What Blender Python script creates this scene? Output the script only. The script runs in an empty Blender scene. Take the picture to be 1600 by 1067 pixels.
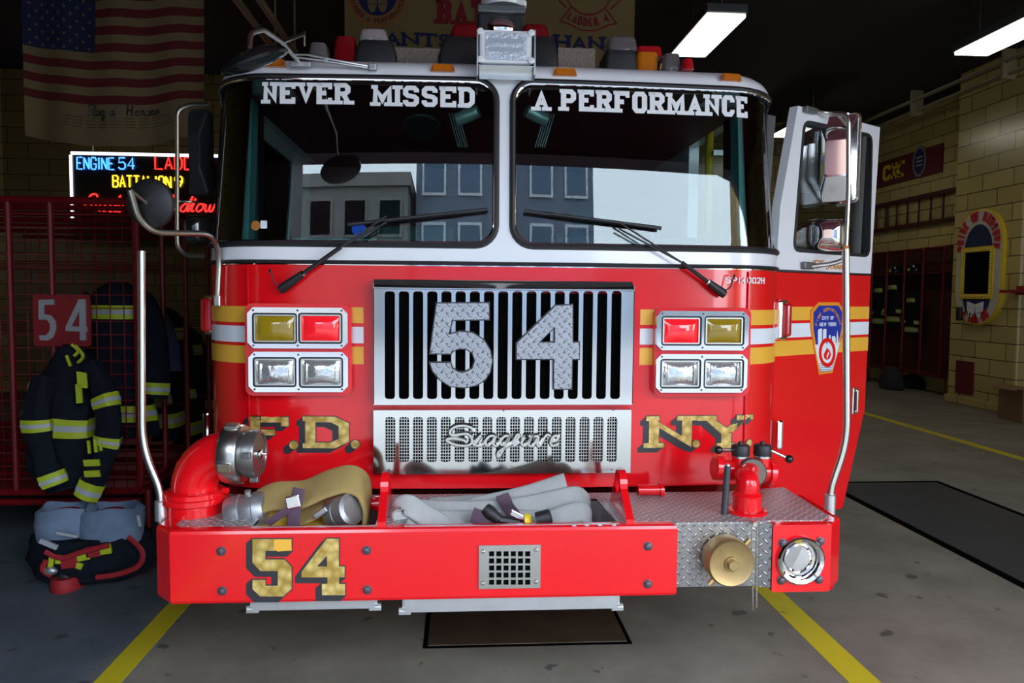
import bpy, bmesh, math, random
from math import sin, cos, pi, radians as rad, sqrt, atan2, hypot
from mathutils import Vector as V, Matrix
from mathutils.geometry import delaunay_2d_cdt
random.seed(54)
C = bpy.context.scene.collection
SC = bpy.context.scene

# ------------------------------------------------------------------ camera
FPX, YAW, PITCH, ROLL = 1188.9, .068, .059, .0086
CAM = V((-.178, -3.127, 1.55))
FW = V((sin(YAW)*cos(PITCH), cos(YAW)*cos(PITCH), -sin(PITCH)))
_r = V((cos(YAW), -sin(YAW), 0)); _u = _r.cross(FW)
CR = cos(ROLL)*_r + sin(ROLL)*_u; CU = -sin(ROLL)*_r + cos(ROLL)*_u
cam = bpy.data.cameras.new('camera'); camo = bpy.data.objects.new('camera', cam); C.objects.link(camo)
cam.sensor_width = 36; cam.lens = FPX*36/1600; cam.clip_end = 300
M4 = Matrix((CR, CU, -FW)).transposed().to_4x4(); M4.translation = CAM
camo.matrix_world = M4
SC.camera = camo
SC.view_settings.view_transform = 'Standard'; SC.view_settings.look = 'None'
SC.view_settings.gamma = 1; SC.view_settings.use_curve_mapping = False
SC.view_settings.exposure = 0.0
# ------------------------------------------------------------------ overcast sky
W = bpy.data.worlds.new('sky'); SC.world = W; W.use_nodes = True
nt = W.node_tree; bg = nt.nodes['Background']; bg.inputs[1].default_value = 11.5
tc = nt.nodes.new('ShaderNodeTexCoord'); sx = nt.nodes.new('ShaderNodeSeparateXYZ'); cr_ = nt.nodes.new('ShaderNodeValToRGB')
nz = nt.nodes.new('ShaderNodeTexNoise'); nz.inputs['Scale'].default_value = 2.5; nz.inputs['Detail'].default_value = 4
ad = nt.nodes.new('ShaderNodeMath'); ad.operation = 'MULTIPLY_ADD'; ad.inputs[1].default_value = .25
nt.links.new(tc.outputs['Generated'], sx.inputs[0]); nt.links.new(tc.outputs['Generated'], nz.inputs[0])
nt.links.new(nz.outputs[0], ad.inputs[0]); nt.links.new(sx.outputs[2], ad.inputs[2]); nt.links.new(ad.outputs[0], cr_.inputs[0])
cr_.color_ramp.elements[0].color = (.82, .88, .95, 1); cr_.color_ramp.elements[1].color = (.66, .80, 1.0, 1)
nt.links.new(cr_.outputs[0], bg.inputs[0])
# portals over the two street doors
def portal(x0, x1, z0, z1, y):
    l = bpy.data.lights.new('door_daylight_portal', 'AREA'); l.shape = 'RECTANGLE'; l.size = x1-x0; l.size_y = z1-z0
    l.cycles.is_portal = True
    o = bpy.data.objects.new('door_daylight_portal', l); C.objects.link(o); o.location = ((x0+x1)/2, y, (z0+z1)/2)
    o.rotation_euler = (rad(90), 0, 0)
FACY = -3.5; HEAD = 3.45; D1 = (-2.1, 7.6)
portal(D1[0], D1[1], 0, HEAD, FACY-.2)

# ------------------------------------------------------------------ placing helpers (photo measurement -> point at a known depth)
def ray(u, v): return FW + CR*((u-800)/FPX) - CU*((v-533.5)/FPX)
def aty(u, v, y): d = ray(u, v); return CAM + d*((y-CAM.y)/d.y)
def atz(u, v, z=0.): d = ray(u, v); return CAM + d*((z-CAM.z)/d.z)
def atx(u, v, x): d = ray(u, v); return CAM + d*((x-CAM.x)/d.x)
def proj(p): d = V(p)-CAM; z = d.dot(FW); return 800+FPX*d.dot(CR)/z, 533.5-FPX*d.dot(CU)/z

# ------------------------------------------------------------------ materials
MATS = {}
def mat(name, col, rough=.5, metal=0., var=.12, vscale=8., bump=0., bscale=60., coat=0., emit=None, es=0., spec=.5, rvar=0.):
    m = bpy.data.materials.new(name); m.use_nodes = True; t = m.node_tree; b = t.nodes['Principled BSDF']
    b.inputs['Roughness'].default_value = rough; b.inputs['Metallic'].default_value = metal
    b.inputs['Coat Weight'].default_value = coat; b.inputs['Coat Roughness'].default_value = .05
    b.inputs['Specular IOR Level'].default_value = spec
    tcn = t.nodes.new('ShaderNodeTexCoord')
    n = t.nodes.new('ShaderNodeTexNoise'); n.inputs['Scale'].default_value = vscale; n.inputs['Detail'].default_value = 6
    t.links.new(tcn.outputs['Object'], n.inputs[0])
    mx = t.nodes.new('ShaderNodeMix'); mx.data_type = 'RGBA'
    mx.inputs[6].default_value = tuple(c*(1-var) for c in col)+(1,); mx.inputs[7].default_value = tuple(min(1, c*(1+var)) for c in col)+(1,)
    t.links.new(n.outputs[0], mx.inputs[0]); t.links.new(mx.outputs[2], b.inputs['Base Color'])
    if rvar:
        mr = t.nodes.new('ShaderNodeMapRange'); mr.inputs[3].default_value = max(0, rough-rvar); mr.inputs[4].default_value = rough+rvar
        t.links.new(n.outputs[0], mr.inputs[0]); t.links.new(mr.outputs[0], b.inputs['Roughness'])
    if bump:
        n2 = t.nodes.new('ShaderNodeTexNoise'); n2.inputs['Scale'].default_value = bscale; n2.inputs['Detail'].default_value = 3
        t.links.new(tcn.outputs['Object'], n2.inputs[0])
        bp = t.nodes.new('ShaderNodeBump'); bp.inputs['Strength'].default_value = bump; bp.inputs['Distance'].default_value = .004
        t.links.new(n2.outputs[0], bp.inputs['Height']); t.links.new(bp.outputs[0], b.inputs['Normal'])
    if emit:
        b.inputs['Emission Color'].default_value = tuple(emit)+(1,); b.inputs['Emission Strength'].default_value = es
    MATS[name] = m; return m
def math_node(t, op, a, b=None):
    n = t.nodes.new('ShaderNodeMath'); n.operation = op
    for i, q in enumerate((a, b)):
        if q is None: continue
        if isinstance(q, (int, float)): n.inputs[i].default_value = q
        else: t.links.new(q, n.inputs[i])
    return n.outputs[0]
def diamond(name, ax, col=(.55, .55, .56), cell=.028, rg=.3, mt=.9):
    """tread plate: raised lozenges alternating at +-45 degrees"""
    m = mat(name, col, rg, mt, .1, 14., rvar=.08); t = m.node_tree; b = t.nodes['Principled BSDF']
    tcn = t.nodes.new('ShaderNodeTexCoord'); s = t.nodes.new('ShaderNodeSeparateXYZ'); t.links.new(tcn.outputs['Object'], s.inputs[0])
    mm = lambda op, a, b=None: math_node(t, op, a, b)
    a = s.outputs[ax[0]]; c = s.outputs[ax[1]]
    u = mm('MULTIPLY', mm('ADD', a, c), .7071/cell); v = mm('MULTIPLY', mm('SUBTRACT', a, c), .7071/cell)
    par = mm('PINGPONG', mm('ADD', mm('FLOOR', u), mm('FLOOR', v)), 1.)
    fu = mm('SUBTRACT', mm('FRACT', u), .5); fv = mm('SUBTRACT', mm('FRACT', v), .5)
    e1 = mm('ADD', mm('POWER', mm('MULTIPLY', fu, 2.1), 2.), mm('POWER', mm('MULTIPLY', fv, 6.5), 2.))
    e2 = mm('ADD', mm('POWER', mm('MULTIPLY', fv, 2.1), 2.), mm('POWER', mm('MULTIPLY', fu, 6.5), 2.))
    e = mm('ADD', mm('MULTIPLY', e1, par), mm('MULTIPLY', e2, mm('SUBTRACT', 1., par)))
    h = mm('MAXIMUM', mm('SUBTRACT', 1., e), 0.)
    bp = t.nodes.new('ShaderNodeBump'); bp.inputs['Strength'].default_value = 1.; bp.inputs['Distance'].default_value = .006
    t.links.new(h, bp.inputs['Height']); t.links.new(bp.outputs[0], b.inputs['Normal'])
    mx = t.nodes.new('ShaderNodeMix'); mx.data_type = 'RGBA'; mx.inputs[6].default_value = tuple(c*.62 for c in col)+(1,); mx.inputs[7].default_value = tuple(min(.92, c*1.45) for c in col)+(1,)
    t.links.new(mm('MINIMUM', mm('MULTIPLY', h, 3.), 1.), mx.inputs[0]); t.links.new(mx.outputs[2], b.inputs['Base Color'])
    MATS[name] = m; return m
def glass(name, tint, f=1.0, rough=0.):
    m = bpy.data.materials.new(name); m.use_nodes = True; t = m.node_tree
    for n in list(t.nodes):
        if n.type == 'BSDF_PRINCIPLED': t.nodes.remove(n)
    o = t.nodes['Material Output']; tr = t.nodes.new('ShaderNodeBsdfTransparent'); tr.inputs[0].default_value = tuple(tint)+(1,)
    g = t.nodes.new('ShaderNodeBsdfGlossy'); g.inputs['Roughness'].default_value = rough
    fr = t.nodes.new('ShaderNodeFresnel'); fr.inputs[0].default_value = 1.5
    ml = math_node(t, 'MULTIPLY', fr.outputs[0], f); mx = t.nodes.new('ShaderNodeMixShader')
    t.links.new(ml, mx.inputs[0]); t.links.new(tr.outputs[0], mx.inputs[1]); t.links.new(g.outputs[0], mx.inputs[2]); t.links.new(mx.outputs[0], o.inputs[0])
    MATS[name] = m; return m
def tile_mat(name, ax, col, mortar, bw, rh, rough=.25, off=.5):
    m = mat(name, col, rough, 0, .0); t = m.node_tree; b = t.nodes['Principled BSDF']
    tcn = t.nodes.new('ShaderNodeTexCoord'); s = t.nodes.new('ShaderNodeSeparateXYZ'); t.links.new(tcn.outputs['Object'], s.inputs[0])
    cb = t.nodes.new('ShaderNodeCombineXYZ'); t.links.new(s.outputs[ax[0]], cb.inputs[0]); t.links.new(s.outputs[ax[1]], cb.inputs[1])
    br = t.nodes.new('ShaderNodeTexBrick'); t.links.new(cb.outputs[0], br.inputs['Vector'])
    br.inputs['Scale'].default_value = 1; br.inputs['Brick Width'].default_value = bw; br.inputs['Row Height'].default_value = rh
    br.inputs['Mortar Size'].default_value = .006; br.inputs['Mortar Smooth'].default_value = .1; br.offset = off
    br.inputs['Color1'].default_value = tuple(c*.85 for c in col)+(1,); br.inputs['Color2'].default_value = tuple(c*1.12 for c in col)+(1,)
    br.inputs['Mortar'].default_value = tuple(mortar)+(1,)
    t.links.new(br.outputs['Color'], b.inputs['Base Color'])
    bp = t.nodes.new('ShaderNodeBump'); bp.inputs['Strength'].default_value = .5; bp.inputs['Distance'].default_value = .006; bp.invert = True
    t.links.new(br.outputs['Fac'], bp.inputs['Height']); t.links.new(bp.outputs[0], b.inputs['Normal'])
    return m
RED = mat('fire_red_paint', (.74, .005, .010), .16, 0, .04, 3, coat=.3)
WHITE = mat('white_paint', (.78, .80, .84), .25, 0, .03, 3, coat=.4)
CHROME = mat('chrome', (.86, .86, .87), .06, 1., .03, 6)
STEEL = mat('polished_stainless', (.62, .61, .575), .10, 1., .05, 3, bump=.04, bscale=7)
STEELD = mat('brushed_steel', (.62, .61, .57), .28, 1., .08, 20)
ALU = mat('aluminium', (.62, .63, .64), .38, .9, .12, 15)
ALUG = mat('cast_aluminium', (.42, .43, .44), .42, .8, .15, 20)
BRONZE = mat('bronze', (.42, .29, .13), .42, .8, .15, 25)
BLACK = mat('black_rubber', (.012, .012, .014), .5, 0, .3, 20)
BLKG = mat('black_gloss', (.01, .01, .012), .15, 0, .2, 20)
DARK = mat('dark_void', (.003, .003, .003), .9, 0, .2, 10, spec=0.)
GREYB = mat('grey_bolt', (.10, .085, .10), .4, .5, .2, 40)
AMBER = mat('amber_lens', (.50, .135, .008), .12, 0, .25, 120, coat=.5)
AMBERD = mat('dark_amber_lens', (.36, .24, .01), .15, 0, .5, 90, coat=.6)
REDLENS = mat('red_lens', (.85, .01, .02), .1, 0, .15, 60, coat=.6, emit=(1, .02, .03), es=.25)
REDDOME = mat('dark_red_lens', (.16, .003, .005), .15, 0, .2, 20, coat=.5)
CLEAR = mat('clear_lens', (.72, .75, .75), .14, .75, .3, 22, bump=.9, bscale=38, coat=1.)
CLEARD = mat('dim_clear_lens', (.16, .15, .15), .12, .4, .3, 30, bump=.5, bscale=50, coat=.6)
YSTR = mat('gold_reflective_tape', (.80, .42, .045), .35, 0, .05, 5)
WSTR = mat('white_reflective_tape', (.72, .77, .82), .35, 0, .04, 5)
SHADOW = mat('black_letter_shade', (.028, .026, .032), .35, 0, .2, 10)
LETW = mat('white_letters', (.80, .82, .84), .45, 0, .03, 10)
LETDIM = mat('grey_letters', (.27, .28, .30), .45, 0, .08, 10)
TEAL = mat('teal_cab_liner', (.12, .34, .35), .5, 0, .1, 4)
CABIN = mat('dark_cab_vinyl', (.11, .018, .03), .55, 0, .3, 6)
SEATM = mat('black_seat_cloth', (.02, .024, .026), .8, 0, .3, 30)
DASHM = mat('grey_dashboard', (.045, .06, .06), .6, 0, .3, 14)
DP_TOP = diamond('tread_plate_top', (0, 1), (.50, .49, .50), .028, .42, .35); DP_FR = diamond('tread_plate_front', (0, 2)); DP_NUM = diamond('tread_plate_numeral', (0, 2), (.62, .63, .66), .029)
HOSET = mat('tan_hose_jacket', (.36, .25, .085), .85, 0, .25, 9, bump=.6, bscale=220)
HOSEY = mat('yellow_hose_jacket', (.55, .37, .03), .8, 0, .25, 9, bump=.6, bscale=220)
HOSEG = mat('grey_hose_jacket', (.36, .37, .36), .85, 0, .25, 9, bump=.7, bscale=160)
STRAPM = mat('purple_strap', (.085, .045, .075), .7, 0, .2, 60, bump=.3, bscale=300)
WINDG = glass('windshield_glass', (.78, .90, .89), 1.15)
DOORG = glass('door_glass', (.90, .95, .95), .9)
CAGE = mat('cage_red_paint', (.13, .003, .006), .4, 0, .15, 10, spec=.25)
COAT = mat('turnout_navy_cloth', (.006, .008, .014), .9, 0, .4, 20, bump=.5, bscale=120, spec=.15)
LIME = mat('lime_reflective_trim', (.36, .44, .012), .6, 0, .1, 30)
SILV = mat('silver_reflective_trim', (.34, .37, .40), .5, 0, .1, 30)
DENIM = mat('pale_blue_liner', (.15, .21, .31), .9, 0, .35, 12, bump=.5, bscale=70)
REDCL = mat('red_webbing', (.28, .006, .012), .7, 0, .2, 20)
BUFF = (.47, .375, .145)
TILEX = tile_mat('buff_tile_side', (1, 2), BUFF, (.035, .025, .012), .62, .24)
TILEY = tile_mat('buff_tile_cross_shaded', (0, 2), (.22, .165, .06), (.035, .025, .012), .62, .24)  # same buff tile, darkened: shade of the back wall put into its colour
CEIL = mat('shade_dark_ceiling', (.012, .012, .012), .9, 0, .3, 2)  # gloom under the roof put into the ceiling colour as near black
MAROON = mat('maroon_board', (.10, .006, .012), .5, 0, .15, 4)
DOORM = mat('maroon_door_panel', (.16, .018, .035), .5, 0, .15, 4)
YPAINT = mat('yellow_sign_paint', (.72, .52, .02), .5, 0, .1, 10)
CREAM = mat('cream_canvas', (.26, .18, .07), .9, 0, .15, 3, bump=.3, bscale=120)
FLAGW = mat('flag_cream', (.17, .122, .055), .9, 0, .12, 4)
FLAGR = mat('flag_red', (.10, .006, .009), .9, 0, .12, 4)
FLAGB = mat('flag_blue', (.008, .012, .05), .9, 0, .2, 4)
NAVY = mat('navy_print', (.010, .016, .10), .7, 0, .1, 10)
REDPR = mat('red_print', (.25, .008, .012), .7, 0, .1, 10)
ORANG = mat('orange_print', (.42, .14, .02), .7, 0, .1, 10)
BLUEP = mat('shield_blue', (.012, .03, .32), .35, 0, .05, 5)
ORANGE = mat('shield_orange', (.75, .28, .015), .35, 0, .05, 5)
LAMPW = mat('lamp_diffuser', (.9, .9, .85), .5, 0, .0, 5, emit=(1, .96, .82), es=8)
GREYM = mat('grey_metal', (.16, .165, .17), .4, .6, .1, 15)
PIPEM = mat('painted_conduit', (.34, .29, .17), .4, 0, .15, 8)
NEB = mat('neon_blue', (.1, .3, 1), .4, 0, 0, 5, emit=(.06, .28, 1), es=2.6)
NER = mat('neon_red', (1, .05, .03), .4, 0, 0, 5, emit=(1, .025, .02), es=2.6)
NEY = mat('neon_yellow', (1, .7, .05), .4, 0, 0, 5, emit=(1, .62, .03), es=2.2)
NEW_ = mat('neon_white', (1, .95, 1), .4, 0, 0, 5, emit=(.85, .85, 1), es=2.5)
CARD = mat('cardboard', (.22, .13, .06), .9, 0, .1, 6)
RUST = mat('rusty_steel_plate', (.075, .047, .026), .6, .3, .6, 5, bump=.4, bscale=25)
PLATE = mat('dark_floor_plate', (.040, .042, .046), .5, .2, .45, 3, bump=.3, bscale=30)
_t = AMBERD.node_tree; _b = _t.nodes['Principled BSDF']; _tc = _t.nodes.new('ShaderNodeTexCoord'); _sp = _t.nodes.new('ShaderNodeSeparateXYZ'); _t.links.new(_tc.outputs['Object'], _sp.inputs[0])
_d = math_node(_t, 'MULTIPLY', math_node(_t, 'SINE', math_node(_t, 'MULTIPLY', _sp.outputs[0], 700.)), math_node(_t, 'SINE', math_node(_t, 'MULTIPLY', _sp.outputs[2], 700.)))
_rp = _t.nodes.new('ShaderNodeValToRGB'); _rp.color_ramp.elements[0].color = (.40, .27, .01, 1); _rp.color_ramp.elements[1].color = (.09, .05, .004, 1); _rp.color_ramp.elements[0].position = .2; _rp.color_ramp.elements[1].position = .5
_t.links.new(_d, _rp.inputs[0]); _t.links.new(_rp.outputs[0], _b.inputs['Base Color'])
# gold leaf with engine-turned swirls
GOLD = mat('gold_leaf', (.62, .42, .10), .34, .3, .15, 30); _t = GOLD.node_tree; _b = _t.nodes['Principled BSDF']
_vo = _t.nodes.new('ShaderNodeTexVoronoi'); _vo.inputs['Scale'].default_value = 34; _tc = _t.nodes.new('ShaderNodeTexCoord'); _t.links.new(_tc.outputs['Object'], _vo.inputs['Vector'])
_rp = _t.nodes.new('ShaderNodeValToRGB'); _rp.color_ramp.elements[0].color = (.86, .66, .24, 1); _rp.color_ramp.elements[1].color = (.42, .27, .05, 1); _rp.color_ramp.elements[1].position = .75
_t.links.new(_vo.outputs['Distance'], _rp.inputs[0]); _t.links.new(_rp.outputs[0], _b.inputs['Base Color'])
# concrete, blue-painted on the left of the bay line
CONC = mat('stained_concrete', (.17, .15, .125), .62, 0, .1, 3, bump=.35, bscale=60); _t = CONC.node_tree; _b = _t.nodes['Principled BSDF']
_tc = _t.nodes.new('ShaderNodeTexCoord'); _sp = _t.nodes.new('ShaderNodeSeparateXYZ'); _t.links.new(_tc.outputs['Object'], _sp.inputs[0])
def _noise(sc, det=6, rgh=.6):
    n = _t.nodes.new('ShaderNodeTexNoise'); n.inputs['Scale'].default_value = sc; n.inputs['Detail'].default_value = det; n.inputs['Roughness'].default_value = rgh
    _t.links.new(_tc.outputs['Object'], n.inputs[0]); return n.outputs[0]
def _ramp(src, a, b, ca, cb):
    r = _t.nodes.new('ShaderNodeValToRGB'); r.color_ramp.elements[0].position = a; r.color_ramp.elements[1].position = b
    r.color_ramp.elements[0].color = tuple(ca)+(1,); r.color_ramp.elements[1].color = tuple(cb)+(1,); _t.links.new(src, r.inputs[0]); return r.outputs[0]
def _mix(f, a, b):
    m = _t.nodes.new('ShaderNodeMix'); m.data_type = 'RGBA'
    for i, q in ((0, f), (6, a), (7, b)):
        if isinstance(q, float): m.inputs[i].default_value = q
        else: _t.links.new(q, m.inputs[i])
    return m.outputs[2]
_brown = _ramp(_noise(1.6, 8, .65), .3, .7, (.135, .118, .092), (.26, .232, .185))
_blue = _ramp(_noise(2.2, 8, .7), .32, .7, (.060, .075, .092), (.115, .14, .17))
_edge = math_node(_t, 'ADD', math_node(_t, 'MULTIPLY', _sp.outputs[0], -1.), math_node(_t, 'MULTIPLY', _noise(2.5), .5))
_bl = _ramp(_edge, .0, 1., (0, 0, 0), (1, 1, 1)); _mr = _t.nodes.new('ShaderNodeMapRange'); _mr.inputs[1].default_value = 1.75; _mr.inputs[2].default_value = 1.95
_t.links.new(_edge, _mr.inputs[0])
_base = _mix(_mr.outputs[0], _brown, _blue)
_spots = _ramp(_noise(7., 3, .5), .66, .70, (0, 0, 0), (1, 1, 1))
_dk = _t.nodes.new('ShaderNodeRGB'); _dk.outputs[0].default_value = (.035, .033, .036, 1)
_fm = _t.nodes.new('ShaderNodeMath'); _fm.operation = 'MULTIPLY'; _fm.inputs[1].default_value = .75; _t.links.new(_spots, _fm.inputs[0])
_t.links.new(_mix(_fm.outputs[0], _base, _dk.outputs[0]), _b.inputs['Base Color'])
# worn yellow line paint
YLINE = mat('worn_yellow_line', (.55, .45, .015), .55, 0, .12, 5, bump=.2, bscale=50); _t = YLINE.node_tree; _b = _t.nodes['Principled BSDF']
_tc = _t.nodes.new('ShaderNodeTexCoord')
_w = _ramp(_noise(5., 8, .75), .60, .68, (.58, .47, .012), (.16, .13, .06)); _t.links.new(_w, _b.inputs['Base Color'])

# ------------------------------------------------------------------ mesh builder
PLOC = {}
class MB:
    def __init__(s): s.bm = bmesh.new(); s.mi = 0; s.mats = []
    def m(s, material):
        if material not in s.mats: s.mats.append(material)
        s.mi = s.mats.index(material); return s
    def face(s, vs, smooth=False):
        try: f = s.bm.faces.new(vs)
        except ValueError: return None
        f.material_index = s.mi; f.smooth = smooth; return f
    def vs(s, pts): return [s.bm.verts.new(p) for p in pts]
    def box(s, c, size, rot=None, bev=0.):
        c = V(c); hx, hy, hz = (q/2 for q in size); R = rot or Matrix.Identity(3)
        P = [c + R @ V((a*hx, b*hy, d*hz)) for a in (-1, 1) for b in (-1, 1) for d in (-1, 1)]
        v = s.vs(P); fs = [s.face([v[i] for i in q]) for q in ((0, 1, 3, 2), (4, 6, 7, 5), (0, 4, 5, 1), (2, 3, 7, 6), (0, 2, 6, 4), (1, 5, 7, 3))]
        if bev:
            es = {e for f in fs for e in f.edges}
            r = bmesh.ops.bevel(s.bm, geom=list(es), offset=bev, segments=2, affect='EDGES', profile=.5)
            for f in r['faces']: f.material_index = s.mi
        return s
    def bb(s, x0, x1, y0, y1, z0, z1, bev=0.): return s.box(((x0+x1)/2, (y0+y1)/2, (z0+z1)/2), (x1-x0, y1-y0, z1-z0), None, bev)
    def tube(s, pts, r, seg=10, closed=False, caps=True, flat=1., up=None):
        pts = [V(p) for p in pts]; n = len(pts); rings = []; prev = None
        rr = r if isinstance(r, (list, tuple)) else [r]*n
        for i, p in enumerate(pts):
            if closed: t = pts[(i+1) % n]-pts[i-1]
            else: t = pts[min(i+1, n-1)]-pts[max(i-1, 0)]
            t.normalize()
            if prev is None:
                a = V(up) if up else (V((0, 0, 1)) if abs(t.z) < .9 else V((1, 0, 0)))
                nrm = (a - t*a.dot(t)).normalized()
            else:
                nrm = prev - t*prev.dot(t)
                nrm = nrm.normalized() if nrm.length > 1e-6 else prev
            prev = nrm; b = t.cross(nrm)
            rings.append(s.vs([p + (nrm*cos(2*pi*k/seg) + b*(sin(2*pi*k/seg)*flat))*rr[i] for k in range(seg)]))
        m = n if closed else n-1
        for i in range(m):
            A, B = rings[i], rings[(i+1) % n]
            for k in range(seg): s.face((A[k], A[(k+1) % seg], B[(k+1) % seg], B[k]), True)
        if caps and not closed: s.face(rings[0][::-1]); s.face(rings[-1])
        return s
    def lathe(s, prof, origin, axis, seg=28, smooth=True):
        """prof: [(radius, distance along axis)]"""
        o = V(origin); ax = V(axis).normalized(); a = V((0, 0, 1)) if abs(ax.z) < .9 else V((1, 0, 0))
        n1 = (a-ax*a.dot(ax)).normalized(); n2 = ax.cross(n1); rings = []
        for r, h in prof:
            if r < 1e-6: rings.append([s.bm.verts.new(o+ax*h)])
            else: rings.append(s.vs([o+ax*h+(n1*cos(2*pi*k/seg)+n2*sin(2*pi*k/seg))*r for k in range(seg)]))
        for A, B in zip(rings, rings[1:]):
            for k in range(seg):
                k2 = (k+1) % seg
                if len(A) == 1 and len(B) == 1: continue
                if len(A) == 1: s.face((A[0], B[k2], B[k]), smooth)
                elif len(B) == 1: s.face((A[k], A[k2], B[0]), smooth)
                else: s.face((A[k], A[k2], B[k2], B[k]), smooth)
        if len(rings[0]) > 1: s.face(rings[0])
        if len(rings[-1]) > 1: s.face(rings[-1][::-1])
        return s
    def cyl(s, a, b, r, seg=16, r2=None):
        a = V(a); b = V(b); L = (b-a).length
        return s.lathe([(r, 0), (r if r2 is None else r2, L)], a, b-a, seg)
    def ball(s, c, r, seg=14, sc=(1, 1, 1)):
        rows = seg//2; c = V(c); R = []
        for i in range(rows+1):
            th = pi*i/rows
            if i in (0, rows): R.append([s.bm.verts.new(c+V((0, 0, cos(th)*r*sc[2])))])
            else: R.append(s.vs([c+V((sin(th)*cos(2*pi*k/seg)*r*sc[0], sin(th)*sin(2*pi*k/seg)*r*sc[1], cos(th)*r*sc[2])) for k in range(seg)]))
        for A, B in zip(R, R[1:]):
            for k in range(seg):
                k2 = (k+1) % seg
                if len(A) == 1: s.face((A[0], B[k], B[k2]), True)
                elif len(B) == 1: s.face((A[k], B[0], A[k2]), True)
                else: s.face((A[k], B[k], B[k2], A[k2]), True)
        return s
    def prism(s, poly, fn, d0, d1):
        """poly in 2D, fn(u,v,d)->3D"""
        A = s.vs([fn(u, v, d0) for u, v in poly]); B = s.vs([fn(u, v, d1) for u, v in poly]); n = len(poly)
        s.face(A[::-1]); s.face(B)
        for i in range(n): s.face((A[i], A[(i+1) % n], B[(i+1) % n], B[i]))
        return s
    def loft(s, rings, closed_u=True, caps=True, smooth=True):
        R = [s.vs(r) for r in rings]; n = len(R[0])
        for A, B in zip(R, R[1:]):
            for k in range(n if closed_u else n-1): s.face((A[k], A[(k+1) % n], B[(k+1) % n], B[k]), smooth)
        if caps and closed_u: s.face(R[0][::-1]); s.face(R[-1])
        return s
    def sheet(s, fn, outer, holes=(), d0=0., d1=.003, step=None, smooth=False):
        """solid plate with holes; outline in 2D, fn(u,v,d)->3D"""
        def dens(L):
            if not step: return list(L)
            o = []
            for i, p in enumerate(L):
                q = L[(i+1) % len(L)]; k = max(1, int(hypot(q[0]-p[0], q[1]-p[1])/step))
                for j in range(k): o.append((p[0]+(q[0]-p[0])*j/k, p[1]+(q[1]-p[1])*j/k))
            return o
        loops = [dens(outer)]+[dens(h) for h in holes]
        def inside(p, L):
            c = False; n = len(L); x, y = p
            for i in range(n):
                x1, y1 = L[i]; x2, y2 = L[i-1]
                if (y1 > y) != (y2 > y) and x < (x2-x1)*(y-y1)/(y2-y1)+x1: c = not c
            return c
        pts = []; edges = []
        for L in loops:
            b = len(pts); pts += [V(p) for p in L]; edges += [(b+i, b+(i+1) % len(L)) for i in range(len(L))]
        if step:
            us = [p[0] for p in loops[0]]; vs_ = [p[1] for p in loops[0]]
            u0, u1, v0, v1 = min(us), max(us), min(vs_), max(vs_); nu = int((u1-u0)/step); nv = int((v1-v0)/step)
            bd = [(p.x, p.y) for p in pts]
            for i in range(1, nu):
                for j in range(1, nv):
                    p = (u0+(u1-u0)*i/nu, v0+(v1-v0)*j/nv)
                    if inside(p, loops[0]) and not any(inside(p, h) for h in loops[1:]) and all((p[0]-q[0])**2+(p[1]-q[1])**2 > (step*.45)**2 for q in bd): pts.append(V(p))
        vv, ee, ff = delaunay_2d_cdt(pts, edges, [], 0, 1e-7)[:3]
        keep = []
        for f in ff:
            c = (sum(vv[i].x for i in f)/len(f), sum(vv[i].y for i in f)/len(f))
            if inside(c, loops[0]) and not any(inside(c, h) for h in loops[1:]): keep.append(f)
        T = s.vs([fn(p.x, p.y, d1) for p in vv]); B = s.vs([fn(p.x, p.y, d0) for p in vv]); cnt = {}
        for f in keep:
            s.face([T[i] for i in f], smooth); s.face([B[i] for i in reversed(f)], smooth)
            for i in range(len(f)):
                a, b = f[i], f[(i+1) % len(f)]; cnt.setdefault((min(a, b), max(a, b)), []).append((a, b))
        for k, l in cnt.items():
            if len(l) == 1: a, b = l[0]; s.face((B[a], B[b], T[b], T[a]))
        for L in (T, B):
            for v in L:
                if not v.link_faces: s.bm.verts.remove(v)
        return s
    def text(s, polys, fn, d0, d1):
        for p in polys: s.prism(p, fn, d0, d1)
        return s
    def build(s, name, material=None, parent=None, kind=None, **kw):
        bmesh.ops.recalc_face_normals(s.bm, faces=s.bm.faces)
        for e in s.bm.edges:
            if len(e.link_faces) == 2 and e.calc_face_angle(0) > .62: e.smooth = False
        me = bpy.data.meshes.new(name); o = bpy.data.objects.new(name, me); C.objects.link(o)
        ms = s.mats or [material]
        for q in ms: me.materials.append(q)
        if parent: off = PLOC[parent.name]; o.parent = parent; PLOC[o.name] = off
        else:
            cs = [v.co for v in s.bm.verts]; off = V((sum(c.x for c in cs)/len(cs), sum(c.y for c in cs)/len(cs), min(c.z for c in cs)))
            o.location = off; PLOC[o.name] = off
            if kind == 'structure': off = V((0, 0, 0)); o.location = off; PLOC[o.name] = off
        for v in s.bm.verts: v.co -= off
        s.bm.to_mesh(me); s.bm.free()
        if kind: o['kind'] = kind
        for k, v in kw.items(): o[k] = v
        return o
def thing(name, label, cat, loc, group=None):
    o = bpy.data.objects.new(name, None); C.objects.link(o); o.location = loc; o.empty_display_size = .1; PLOC[o.name] = V(loc)
    o['label'] = label; o['category'] = cat
    if group: o['group'] = group
    return o
def dup(root, loc, label=None, rotz=0., group=None, sc=None):
    r = root.copy(); C.objects.link(r); r.location = loc; r.rotation_euler = (0, 0, rotz)
    if sc: r.scale = sc
    if label: r['label'] = label
    if group: r['group'] = group
    for ch in list(root.children):
        c = ch.copy(); C.objects.link(c); c.parent = r
        for g in ch.children: d = g.copy(); C.objects.link(d); d.parent = c
    return r
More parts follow.
